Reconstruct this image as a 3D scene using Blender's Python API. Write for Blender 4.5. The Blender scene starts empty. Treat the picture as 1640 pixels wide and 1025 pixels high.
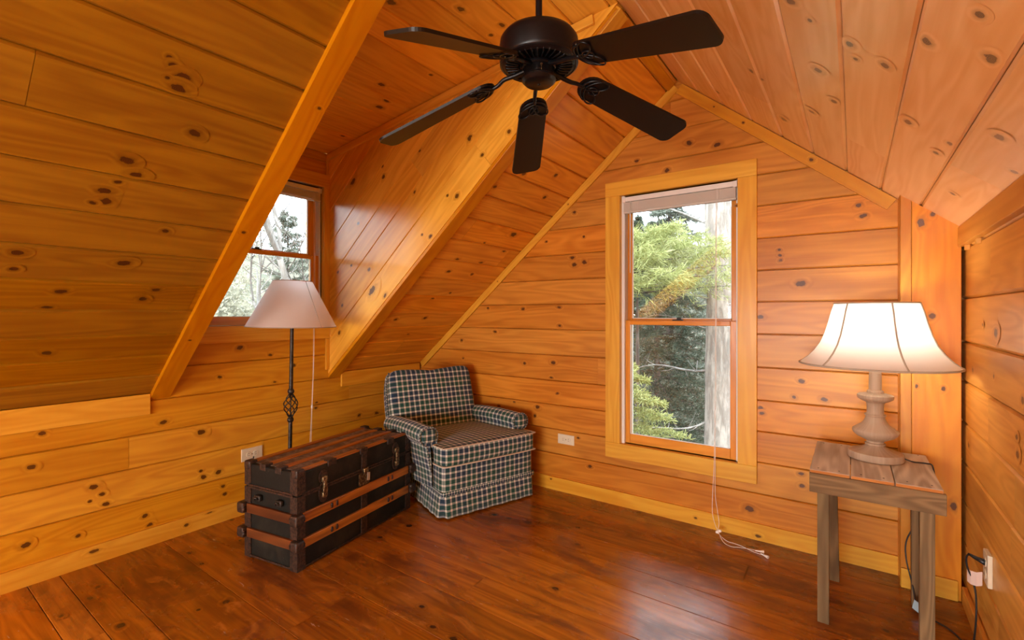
import bpy, math, random
from mathutils import Vector, Matrix
random.seed(7)
EXPOSURE, SKY, SUN, BULB, LAMP = 0.0, 9.0, 5.0, 14.0, 4.5
SC = bpy.context.scene
COL = SC.collection

# ---------------------------------------------------------------- camera
cam_d = bpy.data.cameras.new('camera')
cam = bpy.data.objects.new('camera', cam_d); COL.objects.link(cam)
cam_d.sensor_width = 36.0
cam_d.lens = 763.0 / 1640.0 * 36.0
cam_d.shift_y = (501.5 - 512.5) / 1640.0
cam_d.clip_start = 0.02
cam.location = (0, 0, 1.25)
cam.rotation_euler = (math.radians(90), 0, math.radians(35.57))
SC.camera = cam
# ---------------------------------------------------------------- view
vs = SC.view_settings
vs.view_transform = 'Standard'; vs.look = 'None'; vs.gamma = 1.0; vs.exposure = EXPOSURE
try: vs.use_curve_mapping = False
except Exception: pass
SC.cycles.use_denoising = True
SC.cycles.max_bounces = 8; SC.cycles.diffuse_bounces = 5; SC.cycles.glossy_bounces = 4
SC.cycles.transparent_max_bounces = 24; SC.cycles.sample_clamp_indirect = 6.0
SC.cycles.caustics_reflective = False; SC.cycles.caustics_refractive = False
# ---------------------------------------------------------------- sky and sun
world = bpy.data.worlds.new('sky'); SC.world = world; world.use_nodes = True
wn = world.node_tree.nodes; wl = world.node_tree.links
bg = wn['Background']; bg.inputs[0].default_value = (0.80, 0.90, 1.0, 1); bg.inputs[1].default_value = SKY
sun_d = bpy.data.lights.new('sun', 'SUN'); sun_d.energy = SUN; sun_d.angle = math.radians(2); sun_d.color = (1, .95, .86)
sun = bpy.data.objects.new('sun', sun_d); COL.objects.link(sun)
sun.rotation_euler = Vector((0.42, -0.62, 0.95)).to_track_quat('Z', 'Y').to_euler()
def area(name, loc, direction, sx, sy, power, color=(1, 1, 1)):
    d = bpy.data.lights.new(name, 'AREA'); d.shape = 'RECTANGLE'; d.size = sx; d.size_y = sy
    d.energy = power; d.color = color
    o = bpy.data.objects.new(name, d); COL.objects.link(o); o.location = loc
    o.rotation_euler = Vector(direction).to_track_quat('-Z', 'Y').to_euler()
    return o
# added fill lamps behind the camera, standing in for daylight from unseen openings
area('rear_fill', (-.70, -4.40, .90), (.0, 1, .12), 2.2, 1.1, 185, (1, .97, .92))
area('rear_dormer_fill', (-2.98, -1.10, 1.66), (1, .12, -.02), .95, .9, 85, (1, .98, .94))
area('low_rear_fill', (-.15, -2.1, .22), (-.36, .85, .48), .9, .5, 24, (1, .96, .9))  # low fill lamp added to brighten the dormer cheek
def portal(loc, direction, sx, sy):
    o = area('window_portal', loc, direction, sx, sy, 1); o.data.cycles.is_portal = True; return o
portal((-.876, 3.09, 1.21), (0,-1,0), .72, 1.62)
portal((-3.24, 1.54, 1.66), (1,0,0), .9, 1.0)
# ---------------------------------------------------------------- mesh helpers
def rnd(a, b): return random.uniform(a, b)
class MB:
    """collects vertices and faces with uv, a board number and a knot value"""
    def __init__(s): s.v = []; s.f = []; s.uv = []; s.mi = []; s.bid = []; s.kn = []; s.cur = 0.5
    def vert(s, p, kn=0.0):
        s.v.append(tuple(p)); s.bid.append(s.cur); s.kn.append(kn); return len(s.v) - 1
    def face(s, idx, uvs=None, mi=0):
        s.f.append(tuple(idx)); s.uv.append(uvs); s.mi.append(mi)
    def poly(s, pts, uvs=None, mi=0, kn=None):
        ids = [s.vert(p, 0.0 if kn is None else kn[i]) for i, p in enumerate(pts)]
        s.face(ids, uvs, mi)
    def box(s, a, b, mi=0, M=None, taper=None):
        x0, y0, z0 = a; x1, y1, z1 = b
        s.cur = random.random()
        P = [(x0,y0,z0),(x1,y0,z0),(x1,y1,z0),(x0,y1,z0),(x0,y0,z1),(x1,y0,z1),(x1,y1,z1),(x0,y1,z1)]
        if taper: P = [taper(Vector(p)) for p in P]
        dims = [abs(x1-x0), abs(y1-y0), abs(z1-z0)]
        ax = dims.index(max(dims))
        F = [((0,3,2,1),2),((4,5,6,7),2),((0,1,5,4),1),((2,3,7,6),1),((1,2,6,5),0),((3,0,4,7),0)]
        ids = [s.vert((M @ Vector(p)) if M else p) for p in P]
        off = rnd(0, 20)
        for f, nax in F:
            o = [k for k in (0,1,2) if k != nax]
            if ax in o: ua = ax; va = [k for k in o if k != ax][0]
            else: ua, va = o
            s.face([ids[i] for i in f], [(P[i][ua] + off, P[i][va] + nax*.31) for i in f], mi)
    def grid(s, fn, nu, nv, uvf, mi=0, cu=False, cv=False, flip=False):
        ids = [[s.vert(fn(i, j)) for j in range(nv + (0 if cv else 1))] for i in range(nu + (0 if cu else 1))]
        for i in range(nu):
            for j in range(nv):
                i2 = (i+1) % nu if cu else i+1; j2 = (j+1) % nv if cv else j+1
                q = [ids[i][j], ids[i2][j], ids[i2][j2], ids[i][j2]]
                u = [uvf(i, j), uvf(i+1, j), uvf(i+1, j+1), uvf(i, j+1)]
                if flip: q.reverse(); u.reverse()
                s.face(q, u, mi)
        return ids
    def tube(s, pts, r, n=8, mi=0, closed=False, caps=True):
        pts = [Vector(p) for p in pts]; m = len(pts)
        rr = r if callable(r) else (lambda t: r)
        prev = None; rings = []; acc = 0.0; lens = []
        for k in range(m):
            if k: acc += (pts[k]-pts[k-1]).length
            lens.append(acc)
            a = pts[k-1] if (k > 0 or closed) else pts[k]
            b = pts[(k+1) % m] if (k < m-1 or closed) else pts[k]
            t = (b-a)
            t = t.normalized() if t.length > 1e-9 else Vector((0,0,1))
            if prev is None:
                ref = Vector((0,0,1)) if abs(t.z) < .9 else Vector((1,0,0))
                nx = t.cross(ref).normalized()
            else:
                nx = (prev - t*prev.dot(t))
                nx = nx.normalized() if nx.length > 1e-9 else t.orthogonal().normalized()
            prev = nx; ny = t.cross(nx)
            R = rr(k/(m-1) if m > 1 else 0)
            rings.append([s.vert(pts[k] + nx*math.cos(2*math.pi*j/n)*R + ny*math.sin(2*math.pi*j/n)*R) for j in range(n)])
        for k in range(m if closed else m-1):
            A = rings[k]; B = rings[(k+1) % m]; la = lens[k]; lb = lens[(k+1) % m] if (k+1) < m else la+.01
            for j in range(n):
                j2 = (j+1) % n
                s.face((A[j], A[j2], B[j2], B[j]), [(la, j*.02), (la, j*.02+.02), (lb, j*.02+.02), (lb, j*.02)], mi)
        if caps and not closed:
            s.face(tuple(reversed(rings[0])), None, mi); s.face(tuple(rings[-1]), None, mi)
    def lathe(s, prof, n=32, mi=0, c=(0,0,0), a0=0.0):
        c = Vector(c); rings = []; acc = 0; L = [0]
        for k in range(1, len(prof)):
            acc += math.hypot(prof[k][0]-prof[k-1][0], prof[k][1]-prof[k-1][1]); L.append(acc)
        for r, z in prof:
            if r < 1e-6: rings.append([s.vert(c + Vector((0,0,z)))])
            else: rings.append([s.vert(c + Vector((r*math.cos(a0+2*math.pi*j/n), r*math.sin(a0+2*math.pi*j/n), z))) for j in range(n)])
        for k in range(len(rings)-1):
            A, B = rings[k], rings[k+1]
            for j in range(n):
                j2 = (j+1) % n
                uu = [(L[k], j*.02), (L[k], j*.02+.02), (L[k+1], j*.02+.02), (L[k+1], j*.02)]
                if len(A) == 1 and len(B) == 1: continue
                if len(A) == 1: s.face((A[0], B[j2], B[j]), [uu[0], uu[2], uu[3]], mi)
                elif len(B) == 1: s.face((A[j], A[j2], B[0]), [uu[0], uu[1], uu[2]], mi)
                else: s.face((A[j], A[j2], B[j2], B[j]), uu, mi)
    def superbox(s, c, h, k=8, n=14, mi=0, crown=(0,0,0), fn=None, M=None):
        """rounded, softly crowned cushion shape"""
        c = Vector(c)
        for ax in range(3):
            for sg in (-1, 1):
                o = [q for q in (0,1,2) if q != ax]
                def pos(i, j, ax=ax, sg=sg, o=o):
                    p = [0,0,0]; p[ax] = sg; p[o[0]] = math.sin((i/n*2-1)*math.pi/2*.97)/math.sin(math.pi/2*.97); p[o[1]] = math.sin((j/n*2-1)*math.pi/2*.97)/math.sin(math.pi/2*.97)
                    t = sum(abs(q)**k for q in p)**(-1/k)
                    p = [q*t for q in p]
                    for q in range(3):
                        oo = [w for w in (0,1,2) if w != q]
                        p[q] *= 1 + crown[q]*(1-p[oo[0]]**2)*(1-p[oo[1]]**2)
                    P = Vector((p[0]*h[0], p[1]*h[1], p[2]*h[2]))
                    if fn: P = fn(P)
                    return P
                def uvf(i, j, pos=pos, ax=ax, o=o):
                    P = pos(i, j)
                    if ax == 2: return (P.x + c.x, P.y + c.y)
                    if ax == 1: return (P.x + c.x, P.z + c.z)
                    return (P.y + c.y, P.z + c.z)
                def w(i, j, pos=pos):
                    q = pos(i, j) + c
                    return (M @ q) if M else q
                fl = (sg > 0) == (ax == 1)
                s.grid(w, n, n, uvf, mi, flip=fl)
    def build(s, name, mats, parent=None, smooth=False, merge=False, kind=None, loc=None):
        me = bpy.data.meshes.new(name); me.from_pydata(s.v, [], s.f)
        if not isinstance(mats, (list, tuple)): mats = [mats]
        for m in mats: me.materials.append(m)
        uv = me.uv_layers.new(name='UVMap'); li = 0; flat = []
        for f, u in zip(s.f, s.uv):
            for k, vi in enumerate(f):
                if u: flat += [u[k][0], u[k][1]]
                else: flat += [s.v[vi][0]+s.v[vi][1], s.v[vi][2]]
        uv.data.foreach_set('uv', flat)
        a = me.attributes.new('bid', 'FLOAT', 'POINT'); a.data.foreach_set('value', s.bid)
        a = me.attributes.new('kn', 'FLOAT', 'POINT'); a.data.foreach_set('value', s.kn)
        me.polygons.foreach_set('material_index', s.mi)
        if smooth: me.polygons.foreach_set('use_smooth', [True]*len(me.polygons))
        me.update(); me.validate(verbose=False)
        if merge:
            import bmesh
            bm = bmesh.new(); bm.from_mesh(me); bmesh.ops.remove_doubles(bm, verts=bm.verts, dist=1e-5)
            bmesh.ops.recalc_face_normals(bm, faces=bm.faces); bm.to_mesh(me); bm.free()
        o = bpy.data.objects.new(name, me); COL.objects.link(o)
        if parent: o.parent = parent
        if loc: o.location = loc
        if kind: o['kind'] = kind
        return o
def bevel(o, w=.002, seg=2):
    m = o.modifiers.new('bevel', 'BEVEL'); m.width = w; m.segments = seg; m.limit_method = 'ANGLE'; m.angle_limit = math.radians(40)
    return o
def autosmooth(o, ang=40):
    import bmesh
    me = o.data
    me.polygons.foreach_set('use_smooth', [True]*len(me.polygons))
    bm = bmesh.new(); bm.from_mesh(me)
    for e in bm.edges:
        if len(e.link_faces) == 2 and e.calc_face_angle(0) > math.radians(ang): e.smooth = False
    bm.to_mesh(me); bm.free(); return o
def empty(name, label, cat, loc=(0,0,0), rz=0.0, group=None, kind=None):
    o = bpy.data.objects.new(name, None); COL.objects.link(o); o.empty_display_size = .05
    o.location = loc; o.rotation_euler = (0, 0, rz)
    if label: o['label'] = label
    if cat: o['category'] = cat
    if group: o['group'] = group
    if kind: o['kind'] = kind
    return o
def tag(o, label, cat, group=None, kind=None):
    o['label'] = label; o['category'] = cat
    if group: o['group'] = group
    if kind: o['kind'] = kind
    return o
def smooth_path(pts, n=8):
    """Catmull-Rom through the points"""
    P = [Vector(p) for p in pts]; P = [P[0]*2-P[1]] + P + [P[-1]*2-P[-2]]; out = []
    for i in range(1, len(P)-2):
        for k in range(n):
            t = k/n; a, b, c, d = P[i-1], P[i], P[i+1], P[i+2]
            out.append(.5*((2*b) + (c-a)*t + (2*a-5*b+4*c-d)*t*t + (3*b-a-3*c+d)*t**3))
    out.append(P[-2]); return out

# ---------------------------------------------------------------- materials
def newmat(name):
    m = bpy.data.materials.new(name); m.use_nodes = True
    nt = m.node_tree; b = nt.nodes['Principled BSDF']
    return m, nt.nodes, nt.links, b
def setv(b, **k):
    for n, v in k.items():
        n = n.replace('_', ' ')
        if n in b.inputs: b.inputs[n].default_value = v
def math_n(N, L, op, a, b=None, c=None, clamp=False):
    n = N.new('ShaderNodeMath'); n.operation = op; n.use_clamp = clamp
    for i, x in enumerate((a, b, c)):
        if x is None: continue
        if isinstance(x, (int, float)): n.inputs[i].default_value = x
        else: L.new(x, n.inputs[i])
    return n.outputs[0]
def mixc(N, L, fac, a, b, mode='MIX'):
    n = N.new('ShaderNodeMix'); n.data_type = 'RGBA'; n.blend_type = mode
    for i, x in ((0, fac), (6, a), (7, b)):
        if isinstance(x, (int, float)): n.inputs[i].default_value = x
        elif isinstance(x, tuple): n.inputs[i].default_value = (*x, 1) if len(x) == 3 else x
        else: L.new(x, n.inputs[i])
    return n.outputs[2]
def smooth_n(N, L, x, a, b, lo=0., hi=1.):
    n = N.new('ShaderNodeMapRange'); n.interpolation_type = 'SMOOTHSTEP'
    n.inputs[1].default_value = a; n.inputs[2].default_value = b; n.inputs[3].default_value = lo; n.inputs[4].default_value = hi
    L.new(x, n.inputs[0]); return n.outputs[0]
def noise_n(N, L, vec, scale=1., detail=3., rough=.5, dist=0.):
    n = N.new('ShaderNodeTexNoise'); n.inputs['Scale'].default_value = scale; n.inputs['Detail'].default_value = detail
    n.inputs['Roughness'].default_value = rough; n.inputs['Distortion'].default_value = dist
    if vec is not None: L.new(vec, n.inputs['Vector'])
    return n.outputs['Fac']
def comb(N, L, x, y, z):
    n = N.new('ShaderNodeCombineXYZ')
    for i, q in enumerate((x, y, z)):
        if isinstance(q, (int, float)): n.inputs[i].default_value = q
        else: L.new(q, n.inputs[i])
    return n.outputs[0]
def wood(name, light, dark, knot=(.062,.018,.005), rough=.38, coat=.18, vary=.20, ring=.75, coat_rough=.18, hue=.22, bump=.15):
    m, N, L, b = newmat(name)
    uv = N.new('ShaderNodeUVMap'); uv.uv_map = 'UVMap'
    sp = N.new('ShaderNodeSeparateXYZ'); L.new(uv.outputs[0], sp.inputs[0]); U, V = sp.outputs[0], sp.outputs[1]
    at = N.new('ShaderNodeAttribute'); at.attribute_name = 'bid'; B = at.outputs['Fac']
    ak = N.new('ShaderNodeAttribute'); ak.attribute_name = 'kn'; K = ak.outputs['Fac']
    B1 = math_n(N, L, 'MULTIPLY', B, 61.7)
    v1 = comb(N, L, math_n(N, L, 'MULTIPLY', U, .8), math_n(N, L, 'MULTIPLY', V, 7.), B1)
    n1 = noise_n(N, L, v1, 1., 2., .45, .25)
    ph = math_n(N, L, 'ADD', math_n(N, L, 'MULTIPLY', n1, 26.), math_n(N, L, 'MULTIPLY', K, 4.))
    rings = math_n(N, L, 'ADD', math_n(N, L, 'MULTIPLY', math_n(N, L, 'SINE', math_n(N, L, 'MULTIPLY', ph, 2.6)), .5), .5)
    v2 = comb(N, L, math_n(N, L, 'MULTIPLY', U, 3.), math_n(N, L, 'MULTIPLY', V, 130.), B1)
    n2 = noise_n(N, L, v2, 1., 3., .55)
    v3 = comb(N, L, math_n(N, L, 'MULTIPLY', U, 1.3), math_n(N, L, 'MULTIPLY', V, 14.), math_n(N, L, 'ADD', B1, 5.))
    n3 = noise_n(N, L, v3, 1., 3., .5, .3)
    f = math_n(N, L, 'ADD', math_n(N, L, 'MULTIPLY', rings, .30*ring*2), math_n(N, L, 'ADD', math_n(N, L, 'MULTIPLY', n2, .35), math_n(N, L, 'MULTIPLY', smooth_n(N, L, n3, .38, .68), .45)))
    f = math_n(N, L, 'MULTIPLY', f, .95, clamp=True)
    col = mixc(N, L, f, light, dark)
    # every board has its own tone
    h = math_n(N, L, 'FRACT', math_n(N, L, 'MULTIPLY', B, 7.13))
    val = math_n(N, L, 'ADD', math_n(N, L, 'MULTIPLY', B, vary), 1 - vary*.5)
    hs = N.new('ShaderNodeHueSaturation'); L.new(col, hs.inputs['Color']); L.new(val, hs.inputs['Value'])
    L.new(math_n(N, L, 'ADD', math_n(N, L, 'MULTIPLY', h, .020*hue*2), .5-.006*hue*2), hs.inputs['Hue'])
    L.new(math_n(N, L, 'ADD', math_n(N, L, 'MULTIPLY', h, -.03), 1.01), hs.inputs['Saturation'])
    col = hs.outputs[0]
    # knots
    kn_noise = noise_n(N, L, comb(N, L, U, V, B1), 60., 2., .5)
    kk = math_n(N, L, 'ADD', K, math_n(N, L, 'MULTIPLY', math_n(N, L, 'SUBTRACT', kn_noise, .5), math_n(N, L, 'MULTIPLY', smooth_n(N, L, K, .02, .3), .42)))
    halo = smooth_n(N, L, kk, .22, .66, 0., .5)
    col = mixc(N, L, halo, col, tuple(dark[i]*.55 for i in range(3)))
    core = smooth_n(N, L, kk, .60, .70)
    kc = mixc(N, L, smooth_n(N, L, math_n(N, L, 'SINE', math_n(N, L, 'MULTIPLY', K, 60.)), -1., 1., .0, .45), knot, tuple(dark[i]*.6 for i in range(3)))
    col = mixc(N, L, core, col, kc)
    L.new(col, b.inputs['Base Color'])
    setv(b, Roughness=rough, Coat_Weight=coat*.6, Coat_Roughness=coat_rough, Specular_IOR_Level=.32)
    bp = N.new('ShaderNodeBump'); bp.inputs['Strength'].default_value = bump; bp.inputs['Distance'].default_value = .002
    L.new(math_n(N, L, 'ADD', n2, math_n(N, L, 'MULTIPLY', n1, 3.)), bp.inputs['Height']); L.new(bp.outputs[0], b.inputs['Normal'])
    return m
def floor_mat():
    m = wood('stained_floor_boards', (.50,.175,.012), (.21,.060,.005), knot=(.03,.011,.005), rough=.30, coat=.45, vary=.5, ring=.6, coat_rough=.12, hue=.2, bump=.35)
    N, L = m.node_tree.nodes, m.node_tree.links; b = N['Principled BSDF']
    base = b.inputs['Base Color'].links[0].from_socket
    tc = N.new('ShaderNodeTexCoord')
    mp = N.new('ShaderNodeMapping'); L.new(tc.outputs['Object'], mp.inputs[0]); mp.inputs['Scale'].default_value = (1., 2.2, 1)
    blot = noise_n(N, L, mp.outputs[0], 2.4, 5., .62, .6)
    col = mixc(N, L, smooth_n(N, L, blot, .44, .68, 0., .7), base, (.085,.021,.005))
    blot2 = noise_n(N, L, mp.outputs[0], 5.5, 4., .6, .8)
    col = mixc(N, L, smooth_n(N, L, blot2, .56, .72, 0., .55), col, (.50,.19,.028))
    mp2 = N.new('ShaderNodeMapping'); L.new(tc.outputs['Object'], mp2.inputs[0]); mp2.inputs['Scale'].default_value = (7, 40, 1); mp2.inputs['Rotation'].default_value = (0,0,.35)
    sc = noise_n(N, L, mp2.outputs[0], 1.3, 3., .6, .5)
    col = mixc(N, L, smooth_n(N, L, sc, .70, .73, 0., .75), col, (.50,.36,.25))
    L.new(col, b.inputs['Base Color'])
    L.new(smooth_n(N, L, blot, .3, .7, .16, .36), b.inputs['Roughness'])
    L.new(smooth_n(N, L, blot2, .3, .7, .10, .24), b.inputs['Coat Roughness'])
    return m
def plain(name, col, rough=.5, metal=0., coat=0., noise=0., nscale=30., col2=None, bump=0., spec=.5):
    m, N, L, b = newmat(name)
    setv(b, Base_Color=(*col, 1), Roughness=rough, Metallic=metal, Coat_Weight=coat, Specular_IOR_Level=spec)
    if noise or bump:
        tc = N.new('ShaderNodeTexCoord'); n = noise_n(N, L, tc.outputs['Object'], nscale, 4., .6)
        if noise:
            c = mixc(N, L, smooth_n(N, L, n, .5-.5*(1-noise)*.5, .62), col, col2 or tuple(x*.5 for x in col)); L.new(c, b.inputs['Base Color'])
        if bump:
            bp = N.new('ShaderNodeBump'); bp.inputs['Strength'].default_value = bump; bp.inputs['Distance'].default_value = .003
            L.new(n, bp.inputs['Height']); L.new(bp.outputs[0], b.inputs['Normal'])
    return m
def glass_mat():
    m = bpy.data.materials.new('window_glass'); m.use_nodes = True; N = m.node_tree.nodes; L = m.node_tree.links; N.clear()
    o = N.new('ShaderNodeOutputMaterial'); t = N.new('ShaderNodeBsdfTransparent'); g = N.new('ShaderNodeBsdfGlossy')
    g.inputs['Roughness'].default_value = .02; t.inputs[0].default_value = (.97,.985,.98,1)
    lw = N.new('ShaderNodeFresnel'); lw.inputs[0].default_value = 1.45; mx = N.new('ShaderNodeMixShader')
    L.new(lw.outputs[0], mx.inputs[0]); L.new(t.outputs[0], mx.inputs[1]); L.new(g.outputs[0], mx.inputs[2]); L.new(mx.outputs[0], o.inputs[0])
    return m
def shade_mat(name, col, trans, rough=.8):
    m = bpy.data.materials.new(name); m.use_nodes = True; N = m.node_tree.nodes; L = m.node_tree.links; N.clear()
    o = N.new('ShaderNodeOutputMaterial'); d = N.new('ShaderNodeBsdfDiffuse'); t = N.new('ShaderNodeBsdfTranslucent')
    d.inputs[0].default_value = (*col, 1); t.inputs[0].default_value = (*col, 1)
    tc = N.new('ShaderNodeTexCoord'); n = noise_n(N, L, tc.outputs['Object'], 220., 2., .6)
    bp = N.new('ShaderNodeBump'); bp.inputs['Strength'].default_value = .15; bp.inputs['Distance'].default_value = .001
    L.new(n, bp.inputs['Height']); L.new(bp.outputs[0], d.inputs['Normal'])
    mx = N.new('ShaderNodeMixShader'); mx.inputs[0].default_value = trans
    L.new(d.outputs[0], mx.inputs[1]); L.new(t.outputs[0], mx.inputs[2]); L.new(mx.outputs[0], o.inputs[0]); return m
def gingham(name, pitch=.037):
    m, N, L, b = newmat(name)
    uv = N.new('ShaderNodeUVMap'); uv.uv_map = 'UVMap'
    sp = N.new('ShaderNodeSeparateXYZ'); L.new(uv.outputs[0], sp.inputs[0])
    cols = []
    for k, src in enumerate((sp.outputs[0], sp.outputs[1])):
        x = math_n(N, L, 'DIVIDE', math_n(N, L, 'ADD', src, 50.), pitch)
        fr = math_n(N, L, 'FRACT', x)
        alt = math_n(N, L, 'GREATER_THAN', math_n(N, L, 'FRACT', math_n(N, L, 'MULTIPLY', x, .25)), .5)
        dark = mixc(N, L, alt, (.004,.088,.064), (.005,.042,.095))
        cream = math_n(N, L, 'MULTIPLY', smooth_n(N, L, fr, .62, .68), smooth_n(N, L, fr, .93, 1.0, 1., 0.))
        pink = math_n(N, L, 'MULTIPLY', smooth_n(N, L, fr, .74, .77), smooth_n(N, L, fr, .80, .83, 1., 0.))
        cr = mixc(N, L, math_n(N, L, 'MULTIPLY', pink, math_n(N, L, 'SUBTRACT', 1., alt)), (.80,.82,.76), (.62,.25,.21))
        cols.append(mixc(N, L, cream, dark, cr))
    avg = mixc(N, L, .5, cols[0], cols[1]); mul = mixc(N, L, 1., cols[0], cols[1], 'MULTIPLY')
    col = mixc(N, L, .42, avg, mul)
    tc = N.new('ShaderNodeTexCoord')
    L.new(col, b.inputs['Base Color']); setv(b, Roughness=.9, Sheen_Weight=.2)
    n = noise_n(N, L, tc.outputs['Object'], 300., 2., .6)
    bp = N.new('ShaderNodeBump'); bp.inputs['Strength'].default_value = .25; bp.inputs['Distance'].default_value = .001
    L.new(n, bp.inputs['Height']); L.new(bp.outputs[0], b.inputs['Normal'])
    return m
def weathered(name):
    m = wood(name, (.60,.465,.345), (.30,.215,.150), knot=(.06,.04,.03), rough=.8, coat=0., vary=.3, ring=.9, hue=.2, bump=.5)
    return m
def trunk_canvas():
    m, N, L, b = newmat('trunk_black_canvas')
    tc = N.new('ShaderNodeTexCoord')
    n1 = noise_n(N, L, tc.outputs['Object'], 6., 5., .65, .4); n2 = noise_n(N, L, tc.outputs['Object'], 45., 4., .7)
    col = mixc(N, L, smooth_n(N, L, n1, .45, .7), (.006,.0075,.0065), (.022,.020,.014))
    col = mixc(N, L, smooth_n(N, L, n2, .66, .74, 0., .65), col, (.11,.065,.035))
    L.new(col, b.inputs['Base Color']); setv(b, Roughness=.6, Specular_IOR_Level=.3)
    bp = N.new('ShaderNodeBump'); bp.inputs['Strength'].default_value = .4; bp.inputs['Distance'].default_value = .002
    L.new(n2, bp.inputs['Height']); L.new(bp.outputs[0], b.inputs['Normal']); return m
def leaf_mat(name, a, b_, trans=.35):
    m = bpy.data.materials.new(name); m.use_nodes = True; N = m.node_tree.nodes; L = m.node_tree.links; N.clear()
    o = N.new('ShaderNodeOutputMaterial'); d = N.new('ShaderNodeBsdfDiffuse'); t = N.new('ShaderNodeBsdfTranslucent')
    at = N.new('ShaderNodeAttribute'); at.attribute_name = 'bid'
    c = mixc(N, L, at.outputs['Fac'], a, b_); L.new(c, d.inputs[0]); L.new(c, t.inputs[0])
    mx = N.new('ShaderNodeMixShader'); mx.inputs[0].default_value = trans
    L.new(d.outputs[0], mx.inputs[1]); L.new(t.outputs[0], mx.inputs[2]); L.new(mx.outputs[0], o.inputs[0]); return m
def bark_mat(name, a, b_, s=9.):
    m, N, L, b = newmat(name)
    tc = N.new('ShaderNodeTexCoord'); mp = N.new('ShaderNodeMapping'); L.new(tc.outputs['Object'], mp.inputs[0]); mp.inputs['Scale'].default_value = (1,1,.22)
    n = noise_n(N, L, mp.outputs[0], s, 6., .7, .4)
    L.new(mixc(N, L, smooth_n(N, L, n, .36, .6), a, b_), b.inputs['Base Color']); setv(b, Roughness=.95)
    bp = N.new('ShaderNodeBump'); bp.inputs['Strength'].default_value = .8; bp.inputs['Distance'].default_value = .03
    L.new(n, bp.inputs['Height']); L.new(bp.outputs[0], b.inputs['Normal']); return m

M_gable = wood('knotty_pine_gable', (.68,.285,.034), (.46,.155,.012), coat=.10)
M_left = wood('knotty_pine_knee_wall', (.72,.365,.020), (.54,.215,.009))
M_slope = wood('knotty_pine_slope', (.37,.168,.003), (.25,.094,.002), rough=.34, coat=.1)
M_sfar_lit = wood('knotty_pine_far_slope_lit', (.84,.37,.030), (.60,.21,.012), rough=.32, coat=.2)  # far part of the left ceiling; its stronger light is put into the colour
M_dorm = wood('knotty_pine_dormer', (.92,.50,.060), (.72,.32,.028), rough=.28, coat=.3)
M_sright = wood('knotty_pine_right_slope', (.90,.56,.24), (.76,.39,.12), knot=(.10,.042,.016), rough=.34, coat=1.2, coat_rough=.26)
M_rwall = wood('knotty_pine_right_wall', (.80,.40,.075), (.60,.25,.033), knot=(.09,.035,.014), rough=.4)
M_post = wood('clear_pine_post', (.72,.31,.024), (.58,.195,.010))
M_trim = wood('yellow_pine_trim', (.80,.44,.045), (.66,.30,.020), vary=.14)
M_trimd = wood('orange_pine_trim', (.68,.30,.008), (.55,.195,.004), vary=.14)
M_sash = wood('varnished_sash_wood', (.80,.33,.035), (.60,.20,.016), rough=.25, coat=.3)
M_floor = floor_mat()
M_glass = glass_mat()
M_vinyl = plain('white_vinyl', (.78,.78,.76), .45)
M_ivory = plain('ivory_plastic', (.72,.66,.50), .35)
M_dark = plain('dark_slot', (.02,.018,.015), .6)
M_slatw = shade_mat('white_blind_slat', (.86,.82,.76), .4)
M_clear = plain('white_cord', (.85,.82,.78), .6)
M_fan = plain('black_fan_metal', (.0035,.004,.006), .34, .0, .0, spec=.35)
M_blade = plain('dark_fan_blade', (.006,.0035,.003), .42, 0., .0, spec=.35)
M_iron = plain('bronze_lamp_metal', (.055,.048,.042), .45, .5, noise=.5, nscale=60, col2=(.02,.016,.013))
M_plaid = gingham('gingham_fabric')
M_plaid2 = gingham('gingham_fabric_small', .019)
M_pipe = plain('cream_piping', (.62,.56,.46), .9)
M_weath = weathered('weathered_barn_board')
M_weathd = wood('dark_barn_board', (.29,.185,.085), (.12,.072,.032), knot=(.04,.028,.02), rough=.8, coat=0., vary=.3, ring=.9, hue=.2, bump=.5)
M_fresh = wood('fresh_cut_edge', (.60,.25,.055), (.42,.14,.025), rough=.7, coat=0.)
M_lampw = wood('whitewashed_turned_wood', (.52,.385,.275), (.36,.245,.165), rough=.6, coat=0., vary=.1, ring=.5)
M_canvas = trunk_canvas()
M_slat = wood('worn_trunk_slat', (.55,.20,.020), (.20,.060,.008), rough=.45, coat=.15, vary=.3)
M_slat_shade = wood('shaded_trunk_slat', (.20,.055,.010), (.075,.020,.005), rough=.5, coat=.1, vary=.3)  # trunk end slats; the weaker light on them is put into the colour
M_rust = plain('rusty_trunk_metal', (.018,.013,.011), .5, .3, noise=.5, nscale=70, col2=(.070,.036,.022), bump=.4)
M_gray = plain('dull_trunk_lid_canvas', (.23,.185,.145), .7, noise=.5, nscale=28, col2=(.10,.07,.05), bump=.3)
M_brass = plain('worn_brass', (.30,.21,.10), .4, .8, noise=.5, nscale=90, col2=(.08,.05,.03))
M_black = plain('black_rubber_cord', (.012,.012,.013), .45)
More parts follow.
